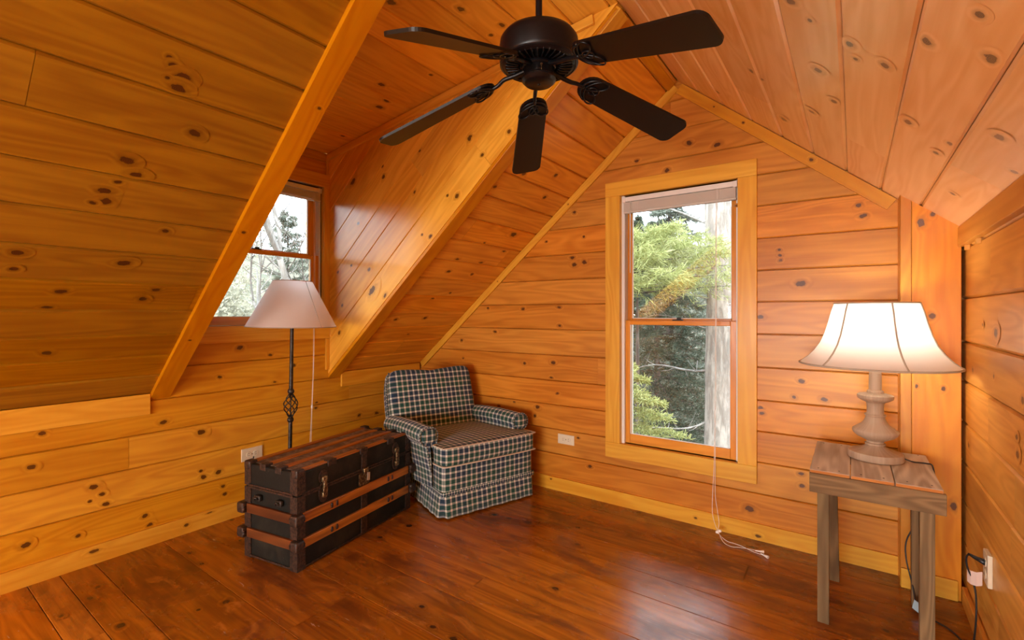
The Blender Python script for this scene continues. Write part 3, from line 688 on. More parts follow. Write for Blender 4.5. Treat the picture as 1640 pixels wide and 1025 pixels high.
# ---------------------------------------------------------------- window blinds pulled up
def blind(name, label, S, u0, u1, ztop, zbot, wand_len, cords, cord_u, out=.0):
    t = empty(name, label, 'blind', S.p(u0, ztop, 0)); o0 = Vector(t.location)
    def loc(mb): mb.v = [tuple(Vector(p) - o0) for p in mb.v]; return mb
    mb = MB(); sbox(mb, S, u0, u1, ztop-.030, ztop, -.028, .004)
    bevel(loc(mb).build('headrail', M_vinyl, t), .002)
    for q in (u0, u1-.022):
        mb = MB(); sbox(mb, S, q, q+.022, ztop-.034, ztop+.001, -.030, .008); bevel(loc(mb).build('bracket', M_vinyl, t), .002)
    mb = MB(); n = 13; zz = zbot + .014
    for k in range(n):
        z = zz + (ztop-.034-zz)*k/n
        mb.poly([S.p(u0+.008, z, -.024), S.p(u1-.008, z, -.024), S.p(u1-.008, z+.0022, -.010), S.p(u0+.008, z+.0022, -.010)])
        mb.poly([S.p(u0+.008, z+.0022, -.010), S.p(u1-.008, z+.0022, -.010), S.p(u1-.008, z+.0005, .002), S.p(u0+.008, z+.0005, .002)])
        mb.poly([S.p(u0+.008, z-.0006, -.024), S.p(u1-.008, z-.0006, -.024), S.p(u1-.008, z-.0001, .002), S.p(u0+.008, z-.0001, .002)])
    for k in range(n):
        z = zz + (ztop-.034-zz)*k/n; zh = (ztop-.034-zz)/n*.78
        mb.poly([S.p(u0+.008, z, .0022), S.p(u1-.008, z, .0022), S.p(u1-.008, z+zh, .0026), S.p(u0+.008, z+zh, .0026)])
    loc(mb).build('slat_stack', M_slatw, t)
    mb = MB(); sbox(mb, S, u0+.006, u1-.006, zbot, zbot+.013, -.025, .003); bevel(loc(mb).build('bottom_rail', M_slatw, t), .003)
    for q in (.14, .5, .86):
        mb = MB(); u = u0+(u1-u0)*q
        mb.tube([S.p(u-.006, ztop-.03, .004), S.p(u-.007, zbot+.01, .006)], .0011, 5); mb.tube([S.p(u+.006, ztop-.03, .004), S.p(u+.007, zbot+.01, .006)], .0011, 5)
        loc(mb).build('ladder_cord', M_clear, t)
    if wand_len:
        mb = MB(); mb.tube([S.p(u0+.055, ztop-.03, .006), S.p(u0+.055, ztop-.06, .010), S.p(u0+.056, ztop-.03-wand_len, .010)], .0032, 6); loc(mb).build('tilt_wand', plain('clear_wand', (.55,.55,.52), .15), t)
    for c in cords:
        mb = MB(); mb.tube(smooth_path(c, 6), .0013, 5); loc(mb).build('pull_cord', M_clear, t)
    return t, o0
# main window: cords hang to the floor and end in a small heap with two tassels
c1 = [(-.640,2.925,1.965),(-.640,2.905,1.60),(-.641,2.900,1.0),(-.645,2.895,.45),(-.652,2.893,.25),(-.655,2.890,.12),(-.640,2.875,.060),(-.605,2.82,.030),(-.570,2.77,.008),(-.53,2.75,.004),(-.49,2.765,.004),(-.45,2.775,.004),(-.41,2.775,.006)]
c2 = [(-.636,2.926,1.965),(-.636,2.906,1.60),(-.637,2.901,1.0),(-.640,2.896,.42),(-.640,2.893,.22),(-.628,2.890,.13),(-.615,2.872,.065),(-.607,2.82,.030),(-.562,2.80,.006),(-.52,2.795,.004),(-.48,2.785,.004),(-.43,2.76,.004),(-.385,2.745,.006)]
t, o0 = blind('window_blind', 'raised white blind with long cords at the tall gable window', S_gw, -1.214, -.530, 1.998, 1.893, .46, [c1, c2], 0)
for p, a in (((-.395,2.772,.008), .2), ((-.368,2.738,.008), -.5)):
    mb = MB(); M = Matrix.Translation(Vector(p) - o0) @ Matrix.Rotation(a, 4, 'Z') @ Matrix.Rotation(math.pi/2, 4, 'Y')
    q = MB(); q.lathe([(0,-.020),(.003,-.020),(.0045,0),(.008,.018),(.0075,.021),(0,.021)], 12); q.v = [tuple(M @ Vector(v)) for v in q.v]
    autosmooth(q.build('tassel', M_clear, t))
mb = MB(); q0 = Vector((-.608,2.83,.028)) - o0
for k in range(3): mb.superbox(q0 + Vector((.006*k-.006, .004*(k % 2), .005*k)), (.010,.008,.007), 3, 5)
mb.build('cord_knot', M_clear, t, smooth=True)
d1 = [(-3.083,1.915,2.10),(-3.066,1.906,1.7),(-3.060,1.900,1.3),(-3.056,1.893,.9),(-3.052,1.880,.62),(-3.050,1.868,.40),(-3.048,1.862,.30)]
d2 = [(-3.083,1.925,2.10),(-3.066,1.914,1.7),(-3.060,1.907,1.3),(-3.056,1.898,.9),(-3.052,1.884,.62),(-3.051,1.876,.40),(-3.049,1.872,.30)]
t, o0 = blind('window_blind', 'raised white blind with thin hanging cord at the dormer window', S_lw, 1.103, 1.975, 2.135, 2.042, 0, [d1, d2], 0)
mb = MB(); mb.superbox(Vector((-3.052,1.882,.60)) - o0, (.006,.006,.012), 3, 6); mb.build('cord_stop', M_clear, t, smooth=True)

# ---------------------------------------------------------------- outlets
def outlet(S, u0, u1, v0, v1, label, horiz, h=.007, old=False):
    c = S.p((u0+u1)/2, (v0+v1)/2, 0); t = empty('wall_outlet', label, 'outlet', c)
    def loc(mb): mb.v = [tuple(Vector(p) - c) for p in mb.v]; return mb
    mb = MB(); sbox(mb, S, u0, u1, v0, v1, .0, h); bevel(loc(mb).build('cover_plate', M_ivory, t), .003)
    uc, vc = (u0+u1)/2, (v0+v1)/2
    for s in (-1, 1):
        du, dv = (.021*s, 0) if horiz else (0, .021*s)
        mb = MB(); M = Matrix(((S.U.x,S.V.x,S.N.x,S.O.x),(S.U.y,S.V.y,S.N.y,S.O.y),(S.U.z,S.V.z,S.N.z,S.O.z),(0,0,0,1)))
        q = MB(); q.lathe([(.0165,h-.001),(.0165,h+.0015),(.0155,h+.0022),(0,h+.0022)], 20); q.v = [tuple(M @ (Vector(p) + Vector((uc+du, vc+dv, 0)))) for p in q.v]
        r = loc(q).build('receptacle', M_ivory, t)
        mb = MB()
        for a in (-1, 1):
            if horiz: sbox(mb, S, uc+du-.004, uc+du+.004, vc+dv+a*.006-.001, vc+dv+a*.006+.001, h+.0021, h+.0026)
            else: sbox(mb, S, uc+du+a*.006-.001, uc+du+a*.006+.001, vc+dv-.004, vc+dv+.004, h+.0021, h+.0026)
        loc(mb).build('slot', M_dark, t)
    q = MB(); M = Matrix(((S.U.x,S.V.x,S.N.x,S.O.x),(S.U.y,S.V.y,S.N.y,S.O.y),(S.U.z,S.V.z,S.N.z,S.O.z),(0,0,0,1)))
    q.lathe([(.003,h-.001),(.003,h+.001),(0,h+.0013)], 10); q.v = [tuple(M @ (Vector(p) + Vector((uc, vc, 0)))) for p in q.v]; loc(q).build('screw', M_brass, t)
outlet(S_gw, -1.693, -1.564, .333, .401, 'ivory double outlet on the gable wall between armchair and tall window', True)
outlet(S_lw, 1.425, 1.555, .325, .404, 'ivory outlet on the knee wall just behind the old trunk', True)
outlet(S_rw, 2.325, 2.398, .285, .400, 'ivory outlet on the right wall with a black plug in it', False, .014)

# ---------------------------------------------------------------- ceiling fan
FAN = Vector((XR, 1.363, 2.100))
fan = empty('ceiling_fan', 'black five-blade ceiling fan hanging from the ridge', 'ceiling fan', FAN)
mb = MB(); mb.lathe([(.0115,.08),(.0115,.475)], 16); autosmooth(mb.build('downrod', M_fan, fan))
mb = MB(); mb.lathe([(.012,.44),(.05,.455),(.07,.49),(.072,.54)], 28); autosmooth(mb.build('canopy', M_fan, fan))
mb = MB(); mb.lathe([(0,.098),(.06,.097),(.100,.090),(.121,.080),(.131,.066),(.133,.050),(.133,.002),(.131,-.008),(.124,-.014),(.112,-.017)], 64)
autosmooth(mb.build('motor_housing', M_fan, fan))
mb = MB(); mb.lathe([(.126,-.006),(.132,-.007),(.132,-.012),(.125,-.016),(.119,-.012),(.060,-.014),(.052,-.010),(0,-.010)], 64); autosmooth(mb.build('vent_plate', M_fan, fan))
mb = MB()
for k in range(36):
    a = 2*math.pi*k/36; M = Matrix.Rotation(a, 4, 'Z')
    mb.tube([M @ Vector((.064,0,-.0150)), M @ Vector((.076,0,-.0200)), M @ Vector((.108,0,-.0180)), M @ Vector((.117,0,-.0130))], .0028, 6)
o = mb.build('vent_fins', M_fan, fan, smooth=True)
mb = MB(); mb.lathe([(.050,-.010),(.0575,-.014),(.0575,-.022),(.053,-.026)], 40); autosmooth(mb.build('flywheel_hub', M_fan, fan))
mb = MB(); mb.lathe([(.051,-.016),(.0515,-.052),(.058,-.057),(.058,-.064),(.051,-.072),(.046,-.076),(0,-.077)], 40); sw = autosmooth(mb.build('switch_housing', M_fan, fan))
mb = MB(); mb.lathe([(0,-.082),(.004,-.080),(.006,-.077)], 12); mb.build('cap_screw', M_fan, sw)
mb = MB(); mb.tube([(.035,-.040,-.032),(.036,-.041,-.040),(.036,-.041,-.062)], .0012, 6); mb.superbox((.036,-.041,-.034), (.004,.004,.003), 3, 4); mb.build('pull_chain', M_brass, sw)
def blade_outline():
    r0, r1, w0, w1 = .190, .637, .053, .066; P = []
    for k in range(13):      # rounded root
        a = math.pi/2 + math.pi*k/12; P.append((r0+.030+.045*math.cos(a)*1.1, w0*math.sin(a)))
    for sx, sy in ((1,-1), (1,1)):
        for k in range(7):
            a = (-math.pi/2 + math.pi/2*k/6) if sy < 0 else (math.pi/2*k/6)
            P.append((r1-.030+.030*math.cos(a), sy*(w1-.030)+.030*math.sin(a)))
    return P
def make_blade(angle, dr):
    droop = math.radians(dr); pitch = math.radians(-12.5)
    M = Matrix.Rotation(angle, 4, 'Z') @ Matrix.Rotation(droop, 4, 'Y')
    Mb = M @ Matrix.Rotation(pitch, 4, 'X'); M0 = Matrix.Rotation(angle, 4, 'Z')
    O = blade_outline(); th = .0045; mb = MB(); mb.cur = .5
    top = [Mb @ Vector((x, y, th)) for x, y in O]; bot = [Mb @ Vector((x, y, -th)) for x, y in O]
    mb.poly(top, [(x, y) for x, y in O]); mb.poly(bot[::-1], [(x, y) for x, y in O[::-1]])
    for i in range(len(O)): mb.poly([bot[i-1], bot[i], top[i], top[i-1]])
    b = bevel(mb.build('blade', M_blade, fan), .0015)
    # bracket: arm plus a looped ornament under the root of the blade
    mb = MB()
    mb.tube(smooth_path([M0 @ Vector((.045,0,-.022)), M0 @ Vector((.085,0,-.034)), M0 @ Vector((.125,0,-.042)), M @ Vector((.160,0,-.008)), Mb @ Vector((.190,0,-.008))], 5), lambda t: .0085-.002*t, 10)
    def loop(pts, r=.0032):
        mb.tube([Mb @ Vector((x, y, -.0085)) for x, y in pts], r, 7, closed=True)
    n = 22
    loop([(.228+.020*math.cos(2*math.pi*k/n), .017*math.sin(2*math.pi*k/n)) for k in range(n)])
    for s in (-1, 1):
        pts = []
        for k in range(n):
            t = 2*math.pi*k/n; x = .042*math.cos(t); y = .021*math.sin(t)*(1+.35*math.cos(t))*.9
            ca, sa = math.cos(s*.75), math.sin(s*.75); pts.append((.226+x*ca-y*sa, s*.024+x*sa+y*ca))
        loop(pts)
    arc = [(.232+.047*math.cos(a)*1.05, .052*math.sin(a)) for a in [math.pi/2+.15 + (math.pi-.3)*k/18 for k in range(19)]]
    mb.tube([Mb @ Vector((x, y, -.0075)) for x, y in arc], .0045, 7)
    mb.build('blade_bracket', M_fan, b, smooth=True)
for a, dr in ((-90.6, 17.1), (-163.3, 18.9), (-231.9, 17.6), (-298.6, 12.6), (-374.0, 14.9)): make_blade(math.radians(a), dr)

# ---------------------------------------------------------------- steamer trunk
TR = Vector((-2.172, 1.262, 0)); ta = math.atan2(.986, -.167)
trk = empty('steamer_trunk', 'old black steamer trunk with worn orange wooden slats', 'trunk', TR, ta)
LX, LY, HZ = .862, .385, .476
def tb(name, boxes, mat, bv=.002, parent=None):
    mb = MB()
    for b in boxes: mb.box(b[:3], b[3:])
    o = mb.build(name, mat, parent or trk)
    if bv: bevel(o, bv)
    return o
tb('body', [(.004,.004,.006, LX-.004,LY-.004,.362)], M_canvas, .004)
lid = tb('lid', [(.002,.002,.3635, LX-.002,LY-.002,HZ)], M_canvas, .006)
tb('lid_panel', [(.03,.03,HZ-.001, LX-.03,LY-.03,HZ+.002)], M_gray, .001, lid)
ys = [(.002,.040), (.118,.154), (.232,.268), (.345,.383)]
for a, b in ys: tb('lid_slat', [(.010,a,HZ, LX-.010,b,HZ+.009)], M_slat, .003)
for a, b in ys[1:3]:
    for x in (.0, LX-.045): tb('slat_clamp', [(x,a-.004,HZ-.02, x+.045,b+.004,HZ+.013)], M_rust, .003)
for z0, z1 in ((.231,.278), (.107,.153)):
    tb('body_slat', [(.03,-.010,z0, LX-.03,.004,z1)], M_slat, .003); tb('body_slat', [(.03,LY-.004,z0, LX-.03,LY+.014,z1)], M_slat, .003)
    for x in (-.012, LX-.004): tb('body_slat', [(x,.03,z0, x+.016,LY-.03,z1)], M_slat_shade, .003)
    for x in (0, LX):
        for y in (0, LY):
            sx = -1 if x == 0 else 1; sy = -1 if y == 0 else 1
            mb = MB(); mb.superbox((x+sx*.002, y+sy*.002, (z0+z1)/2), (.026,.026,(z1-z0)/2+.004), 6, 8)
            for q in ((x-sx*.022, y+sy*.020, z0+.018), (x-sx*.022, y+sy*.020, z1-.018), (x+sx*.020, y-sy*.022, z1-.018), (x+sx*.020, y-sy*.022, z0+.018)): mb.superbox(q, (.006,.006,.006), 3, 4)
            autosmooth(mb.build('slat_corner', M_rust, trk), 50)
for x in (0, LX):
    for y in (0, LY):
        sx = 1 if x == 0 else -1; sy = 1 if y == 0 else -1; mb = MB()
        for z0, z1 in ((.0,.360), (.368,HZ+.002)):
            mb.box((min(x,x+sx*.048)-.0,y-.001 if sy>0 else y-.003,z0), (max(x,x+sx*.048),y+.003 if sy>0 else y+.001,z1))
            mb.box((x-.001 if sx>0 else x-.003,min(y,y+sy*.048),z0), (x+.003 if sx>0 else x+.001,max(y,y+sy*.048),z1))
        for k in range(9):
            z = .02+.051*k
            mb.superbox((x+sx*.040, y-sy*.001, z), (.004,.003,.004), 2, 3); mb.superbox((x-sx*.001, y+sy*.040, z), (.003,.004,.004), 2, 3)
        mb.build('corner_strip', M_rust, trk)
        mb = MB(); mb.superbox((x+sx*.020, y+sy*.020, HZ-.006), (.024,.024,.022), 6, 8); autosmooth(mb.build('corner_cap', M_rust, trk), 50)
for z in (.2545, .130):
    for x in (.205, .240, .640, .675):
        mb = MB(); mb.superbox((x, -.011, z), (.007,.005,.014), 3, 6); mb.build('slat_bolt', M_rust, trk, smooth=True)
# edge bindings
mb = MB()
for z in (.006, .354, .366):
    mb.box((.03,-.003,z), (LX-.03,.002,z+.010)); mb.box((-.003,.03,z), (.002,LY-.03,z+.010)); mb.box((LX-.002,.03,z), (LX+.003,LY-.03,z+.010))
bevel(mb.build('edge_binding', M_rust, trk), .001)
tb('center_strip', [(.425,-.004,.006, .470,.003,.226), (.425,-.004,.282, .470,.003,.360)], M_rust, .001)
for x in (.215, .445, .672): tb('lid_clip', [(x-.028,-.006,HZ-.018, x+.028,.030,HZ+.014)], M_rust, .003)
def plate(cx, pts, y0, y1, mat, name, parent=None):
    mb = MB(); n = len(pts); mb.cur = .5
    A = [Vector((cx+x, y0, z)) for x, z in pts]; B = [Vector((cx+x, y1, z)) for x, z in pts]
    mb.poly(A); mb.poly(B[::-1])
    for i in range(n): mb.poly([A[i], A[i-1], B[i-1], B[i]])
    o = mb.build(name, mat, parent or trk); return bevel(o, .001)
def oval(cx, cz, rx, rz, n=16, ph=0): return [(cx+rx*math.cos(2*math.pi*k/n+ph), cz+rz*math.sin(2*math.pi*k/n+ph)) for k in range(n)]
for cx in (.155, .715):
    l = plate(cx, oval(0,.418,.026,.036), -.006, .002, M_rust, 'latch')
    plate(cx, oval(0,.338,.028,.050), -.006, .002, M_rust, 'latch_plate', l)
    mb = MB(); mb.superbox((cx,-.012,.408), (.017,.010,.016), 4, 8); mb.superbox((cx,-.016,.372), (.011,.008,.040), 4, 8); mb.superbox((cx,-.013,.330), (.016,.009,.016), 4, 8)
    mb.build('latch_bolt', M_brass, l, smooth=True)
    mb = MB(); mb.tube([Vector((cx,-.020,.352)) + Vector((.012*math.cos(t), 0, .018*math.sin(t))) for t in [2*math.pi*k/16 for k in range(16)]], .003, 6, closed=True); mb.build('latch_ring', M_brass, l, smooth=True)
lk = plate(.445, [(-.040,.285),(.040,.285),(.036,.350),(.0,.362),(-.036,.350)], -.006, .002, M_brass, 'lock')
plate(.445, [(-.020,.366),(.020,.366),(.016,.468),(-.016,.468)], -.008, .002, M_rust, 'hasp', lk)
mb = MB(); mb.superbox((.445,-.014,.362), (.018,.012,.020), 4, 8); mb.build('lock_body', M_brass, lk, smooth=True)
plate(.452, [(-.009,.312),(.010,.308),(.013,.352),(-.007,.356)], -.030, -.027, plain('paper_tag', (.42,.38,.33), .8), 'tag', lk)
for x in (-.002, LX+.002):
    s = -1 if x < 0 else 1
    for y in (.115, .270):
        mb = MB(); mb.superbox((x+s*.006, y, .318), (.010,.022,.016), 4, 8); mb.tube([(x+s*.014,y-.012,.316),(x+s*.024,y-.004,.324),(x+s*.024,y+.008,.322),(x+s*.012,y+.016,.308)], .004, 6)
        mb.build('handle_bracket', M_iron, trk, smooth=True)

# ---------------------------------------------------------------- gingham armchair
CW = Vector((.318, .948, 0)).normalized(); CB = Vector((-.948, .318, 0)).normalized()
ca = math.atan2(CW.y, CW.x)
chair = empty('armchair', 'green and cream gingham armchair with skirt in the corner', 'armchair', (-2.010, 2.090, 0), ca)
W = .700
def narrow(p, k=.10):                                 # the body gets narrower towards the back
    t = max(0., p.y)/.6; return Vector((W/2 + (p.x-W/2)*(1-k*t), p.y, p.z))
def sway(p, k=.08):                                   # the upper part leans towards the knee wall
    t = p.y/.6; return Vector((W/2 + (p.x-W/2)*(1-k*max(0., t)) - .10*t, p.y, p.z))
mb = MB(); mb.superbox((W/2,.273,.235), (W/2+.003,.277,.105), 14, 12, fn=None)
mb.v = [tuple(narrow(Vector(p))) for p in mb.v]; mb.build('seat_base', M_plaid, chair, smooth=True)
# skirt with box pleats at the corners
def skirt_path(out, n=26):
    P = []; c = [(0,0),(W,0),(W,.545),(0,.545)]
    for k in range(4):
        a, b = Vector(c[k]), Vector(c[(k+1) % 4]); d = (b-a).normalized(); nn = Vector((d.y, -d.x))
        for i in range(n):
            t = i/n; q = a + (b-a)*t
            dist = min(t, 1-t)*(b-a).length
            o = out*(1 - .0*t)
            P.append((q, nn, dist, t))
    return P
mb = MB(); base = skirt_path(0); m = len(base); Z = [.150,.11,.06,.012]
def sk(i, j):
    q, nn, dist, t = base[i % m]; f = j/3
    flare = -.002 + .020*f
    k = i // 26; c = [(0,0),(W,0),(W,.545),(0,.545)]
    ctr = Vector((W/2, .27)); p = Vector(q)
    pleat = 0
    if dist < .026: pleat = -.022*math.cos(dist/.026*math.pi/2)*(.3+f)*1.2
    dirc = nn.copy()
    if dist < .012: dirc = (p-ctr).normalized()*1.25
    wav = .0035*math.sin(i*1.3)*f
    p = p + dirc*(flare+pleat+wav)
    return narrow(Vector((p.x, p.y, Z[j])))
arc = [0.]
for i in range(m): arc.append(arc[-1] + (base[(i+1) % m][0]-base[i][0]).length)
mb.grid(sk, m, 3, lambda i, j: (arc[i], Z[j]), cu=True)
o = mb.build('skirt', M_plaid, chair, smooth=True); sd = o.modifiers.new('thickness', 'SOLIDIFY'); sd.thickness = .004
mb = MB()
def bd(i, j):
    q, nn, dist, t = base[i % m]; p = Vector(q) + nn*(.0035 + (.0015 if j == 1 else 0)); return narrow(Vector((p.x, p.y, [.138,.152,.166][j])))
mb.grid(bd, m, 2, lambda i, j: (arc[i], [.138,.152,.166][j]), cu=True); mb.build('skirt_band', M_plaid2, chair, smooth=True)
# seat cushion, T shaped
def tee(p):
    y = p.y; t = (y+.275)/.55          # 0 front .. 1 back
    s = 1.0 - .13*max(0., min(1., (t-.20)/.06))
    return Vector((p.x*s, y, p.z))
mb = MB(); mb.superbox((W/2,.262,.378), (.353,.285,.061), 14, 26, crown=(0,.035,.22), fn=tee)
mb.v = [tuple(sway(Vector(p))) for p in mb.v]; cush = mb.build('seat_cushion', M_plaid, chair, smooth=True)
for z in (.322, .434):
    mb = MB(); path = [(.02,.10,z),(-.004,.09,z),(-.004,.0,z),(.010,-.022,z),(W/4,-.030,z),(W/2,-.033,z),(3*W/4,-.030,z),(W-.022,-.024,z),(W-.006,-.006,z),(W-.004,.06,z),(W-.03,.09,z)]
    mb.tube([sway(q) for q in smooth_path(path, 6)], .0045, 6); mb.build('piping', M_pipe, cush, smooth=True)
# arms: scroll section swept to the back
def arm(side):
    prof = []
    prof.append((.112,.315)); prof.append((.110,.40)); prof.append((.108,.462))
    for k in range(15):
        a = math.radians(-8 + 262*k/14); prof.append((.053+.063*math.cos(a), .487+.060*math.sin(a)))
    prof.append((.040,.43)); prof.append((.022,.36)); prof.append((.010,.26)); prof.append((.004,.165))
    L = [0.]
    for k in range(1, len(prof)): L.append(L[-1] + math.hypot(prof[k][0]-prof[k-1][0], prof[k][1]-prof[k-1][1]))
    y0, y1, n = .115, .575, 10
    off = -.075 if side < 0 else -.050
    prof = [(x + (off if z > .42 or x > .1 else off*max(0., (z-.165)/.265)**1.5), z) for x, z in prof]
    def f(i, j):
        t = i/n; x, z = prof[j]; y = y0 + (y1-y0)*t
        if z > .43: z += .012*math.sin(t*math.pi*.9) - .004*t
        x = x if side < 0 else W - x
        return sway(Vector((x, y, z)))
    mb = MB(); mb.grid(f, n, len(prof)-1, lambda i, j: (y0+(y1-y0)*i/n, L[j]), flip=side > 0)
    pts = [f(0, j) for j in range(len(prof))]; c = sway(Vector((.058+off if side < 0 else W-.058-off, y0-.008, .44)))
    ids = [mb.vert(p) for p in pts]; ci = mb.vert((c.x, y0-.010, .45))
    for j in range(len(ids)-1):
        q = (ci, ids[j], ids[j+1]); u = [(c.x,.45), (pts[j].x, pts[j].z), (pts[j+1].x, pts[j+1].z)]
        mb.face(q if side < 0 else q[::-1], u if side < 0 else u[::-1])
    a = mb.build('arm', M_plaid, chair, smooth=True)
    autosmooth(a, 60)
    mb = MB(); mb.tube([p + Vector((0,-.003,0)) for p in pts[1:-1]], .0045, 6); mb.build('piping', M_plaid2, a, smooth=True)
    mb = MB(); cx = sway(Vector((.053+off if side < 0 else W-.053-off, y0, 0))).x
    mb.superbox((cx, y0-.008, .492), (.048,.014,.046), 2.5, 10); mb.build('scroll_front', M_plaid, a, smooth=True)
arm(-1); arm(1)
# back: leaning cushion with slightly flared ears
Mk = Matrix.Translation((W/2-.115, .49, .40)) @ Matrix.Rotation(math.radians(-17), 4, 'X')
def ears(p):
    t = (p.z+.22)/.44
    w = 1 + .03*math.sin(t*math.pi) - .02
    x = p.x*w; z = p.z - .020*(1-abs(p.x)/.33)**2*(1 if p.z > .1 else 0) + (.010 if p.z > .15 else 0)*(abs(p.x)/.33)**6
    y = p.y - .016*t**3
    return Vector((x, y, z))
mb = MB(); mb.superbox((0,.075,.222), (.328,.072,.250), 9, 24, crown=(0,.28,0), fn=ears, M=Mk); bk = mb.build('backrest', M_plaid, chair, smooth=True)
mb = MB(); mb.superbox((0,.150,.205), (.318,.036,.244), 8, 14, crown=(0,.1,0), fn=ears, M=Mk); mb.build('back_panel', M_plaid, chair, smooth=True)
for s in (-1, 1):
    mb = MB(); mb.tube(smooth_path([Mk @ Vector((s*.322,.075,.03)), Mk @ Vector((s*.337,.072,.14)), Mk @ Vector((s*.340,.062,.27)), Mk @ Vector((s*.332,.054,.40)), Mk @ Vector((s*.306,.052,.462))], 6), .0042, 6)
    mb.build('piping', M_plaid2, bk, smooth=True)
for x in (.06, W-.06):
    for y in (.05, .49):
        mb = MB(); mb.box((x-.02,y-.02,0), (x+.02,y+.02,.14)); mb.build('leg', M_dark, chair)

# ---------------------------------------------------------------- floor lamp
FL = Vector((-2.80, 1.573, 0))
fl = empty('floor_lamp', 'iron floor lamp with white cone shade and twisted cage', 'lamp', FL)
fl.rotation_euler = (math.radians(-.5), math.radians(.9), 0)
mb = MB(); mb.lathe([(0,.0),(.128,.0),(.130,.006),(.124,.014),(.085,.024),(.045,.034),(.022,.045),(.018,.07)], 40); autosmooth(mb.build('base', M_iron, fl))
mb = MB(); mb.lathe([(.0115,.05),(.0115,.585),(.017,.590),(.019,.600),(.017,.610),(.012,.615),(.012,.62)], 20); mb.lathe([(.012,.755),(.012,.758),(.018,.765),(.020,.776),(.016,.786),(.0115,.79),(.0105,1.20)], 20); autosmooth(mb.build('pole', M_iron, fl))
mb = MB()
for k in range(6):
    pts = []
    for i in range(17):
        t = i/16; a = 2*math.pi*k/6 + t*math.pi*1.1; r = .010 + .030*math.sin(math.pi*t)**1.1; pts.append((r*math.cos(a), r*math.sin(a), .618+.140*t))
    mb.tube(pts, .0034, 6)
mb.tube([(0,0,.615),(0,0,.76)], .004, 6)
mb.build('twisted_cage', M_iron, fl, smooth=True)
M_shade = shade_mat('linen_shade', (.95,.945,.93), .6)
mb = MB(); n = 64; mb.lathe([(.255,1.168),(.252,1.173),(.112,1.442),(.110,1.446)], n); sh = mb.build('lamp_shade', M_shade, fl, smooth=True)
mb = MB(); mb.tube([(.2545*math.cos(2*math.pi*k/48), .2545*math.sin(2*math.pi*k/48), 1.169) for k in range(48)], .0026, 6, closed=True); mb.tube([(.111*math.cos(2*math.pi*k/48), .111*math.sin(2*math.pi*k/48), 1.445) for k in range(48)], .0024, 6, closed=True)
mb.tube([(.254*math.cos(.15), .254*math.sin(.15), 1.169), (.1125*math.cos(.15), .1125*math.sin(.15), 1.445)], .0016, 5)
mb.build('shade_trim', plain('shade_trim_fabric', (.42,.39,.35), .9), sh, smooth=True)
mb = MB()
for k in range(3):
    a = 2*math.pi*k/3; mb.tube([(.010*math.cos(a),.010*math.sin(a),1.425), (.111*math.cos(a),.111*math.sin(a),1.442)], .0018, 5)
mb.tube([(0,0,1.20),(0,0,1.46)], .0025, 6); mb.build('harp', M_brass, fl, smooth=True)
mb = MB(); mb.lathe([(.014,1.20),(.016,1.25),(.014,1.27),(.026,1.33),(.030,1.36),(.022,1.39),(0,1.40)], 20); mb.build('bulb', plain('frosted_bulb', (.85,.84,.80), .4), fl, smooth=True)
mb = MB(); mb.tube(smooth_path([(-.11,.0,.012),(-.16,-.03,.004),(-.20,-.06,.004),(-.24,-.09,.05),(-.264,-.10,.20),(-.268,-.085,.345)], 5), .003, 6); mb.build('power_cord', M_black, fl, smooth=True)

# ---------------------------------------------------------------- side table
TX0, TX1, TY0, TY1, TZ = -.144, .266, 2.282, 2.800, .617
tab = empty('side_table', 'rustic grey barn-board side table under the lit lamp', 'side table', (.06, 2.54, 0)); to = Vector(tab.location)
def tt(name, a, b, mat=M_weath, bv=.002, shear=None, parent=None):
    mb = MB(); mb.box(tuple(Vector(a)-to), tuple(Vector(b)-to), taper=shear); return bevel(mb.build(name, mat, parent or tab), bv)
xs = [TX0, -.0075, .1285, TX1]
for k in range(3):
    p = tt('top_plank', (xs[k]+.0015, TY0, TZ-.017-.001*(k == 1)), (xs[k+1]-.0015, TY1-.004*k, TZ-.0015*(k == 1)))
    tt('sawn_end', (xs[k]+.003, TY0-.0015, TZ-.0155), (xs[k+1]-.003, TY0+.0005, TZ-.003), M_fresh, .0004, parent=p)
for k in range(3):
    for dx in (.03, .10):
        for y in (TY0+.03, TY1-.03):
            mb = MB(); mb.superbox(Vector((xs[k]+dx+.004*k, y+.003*k, TZ+.0002)) - to, (.0035,.0035,.0012), 2, 4); mb.build('nail', M_rust, tab)
tt('apron', (TX0+.001, TY0-.012, .528), (TX1+.006, TY0+.008, .604), M_weathd)
tt('apron', (TX0+.015, TY1-.045, .535), (TX1-.01, TY1-.025, .598), M_weathd)
tt('apron', (TX0+.012, TY0+.008, .535), (TX0+.030, TY1-.045, .598), M_weathd)
tt('apron', (TX1-.028, TY0+.008, .535), (TX1-.010, TY1-.045, .598), M_weathd)
def lean(dx, dy):
    def f(p):
        t = 1 - (p.z)/.6; return Vector((p.x+dx*t, p.y+dy*t, p.z))
    return f
tt('leg', (-.117, TY0+.009, 0), (-.077, TY0+.050, .600), M_weathd, shear=lean(0,.0))
tt('leg', (.200, TY0+.009, 0), (.243, TY0+.050, .600), M_weathd, shear=lean(0,.0))
tt('leg', (-.100, TY1-.120, 0), (-.062, TY1-.080, .598), M_weathd, shear=lean(.012,-.0))
tt('leg', (.205, TY1-.130, 0), (.243, TY1-.085, .598), M_weathd, shear=lean(.0,-.02))

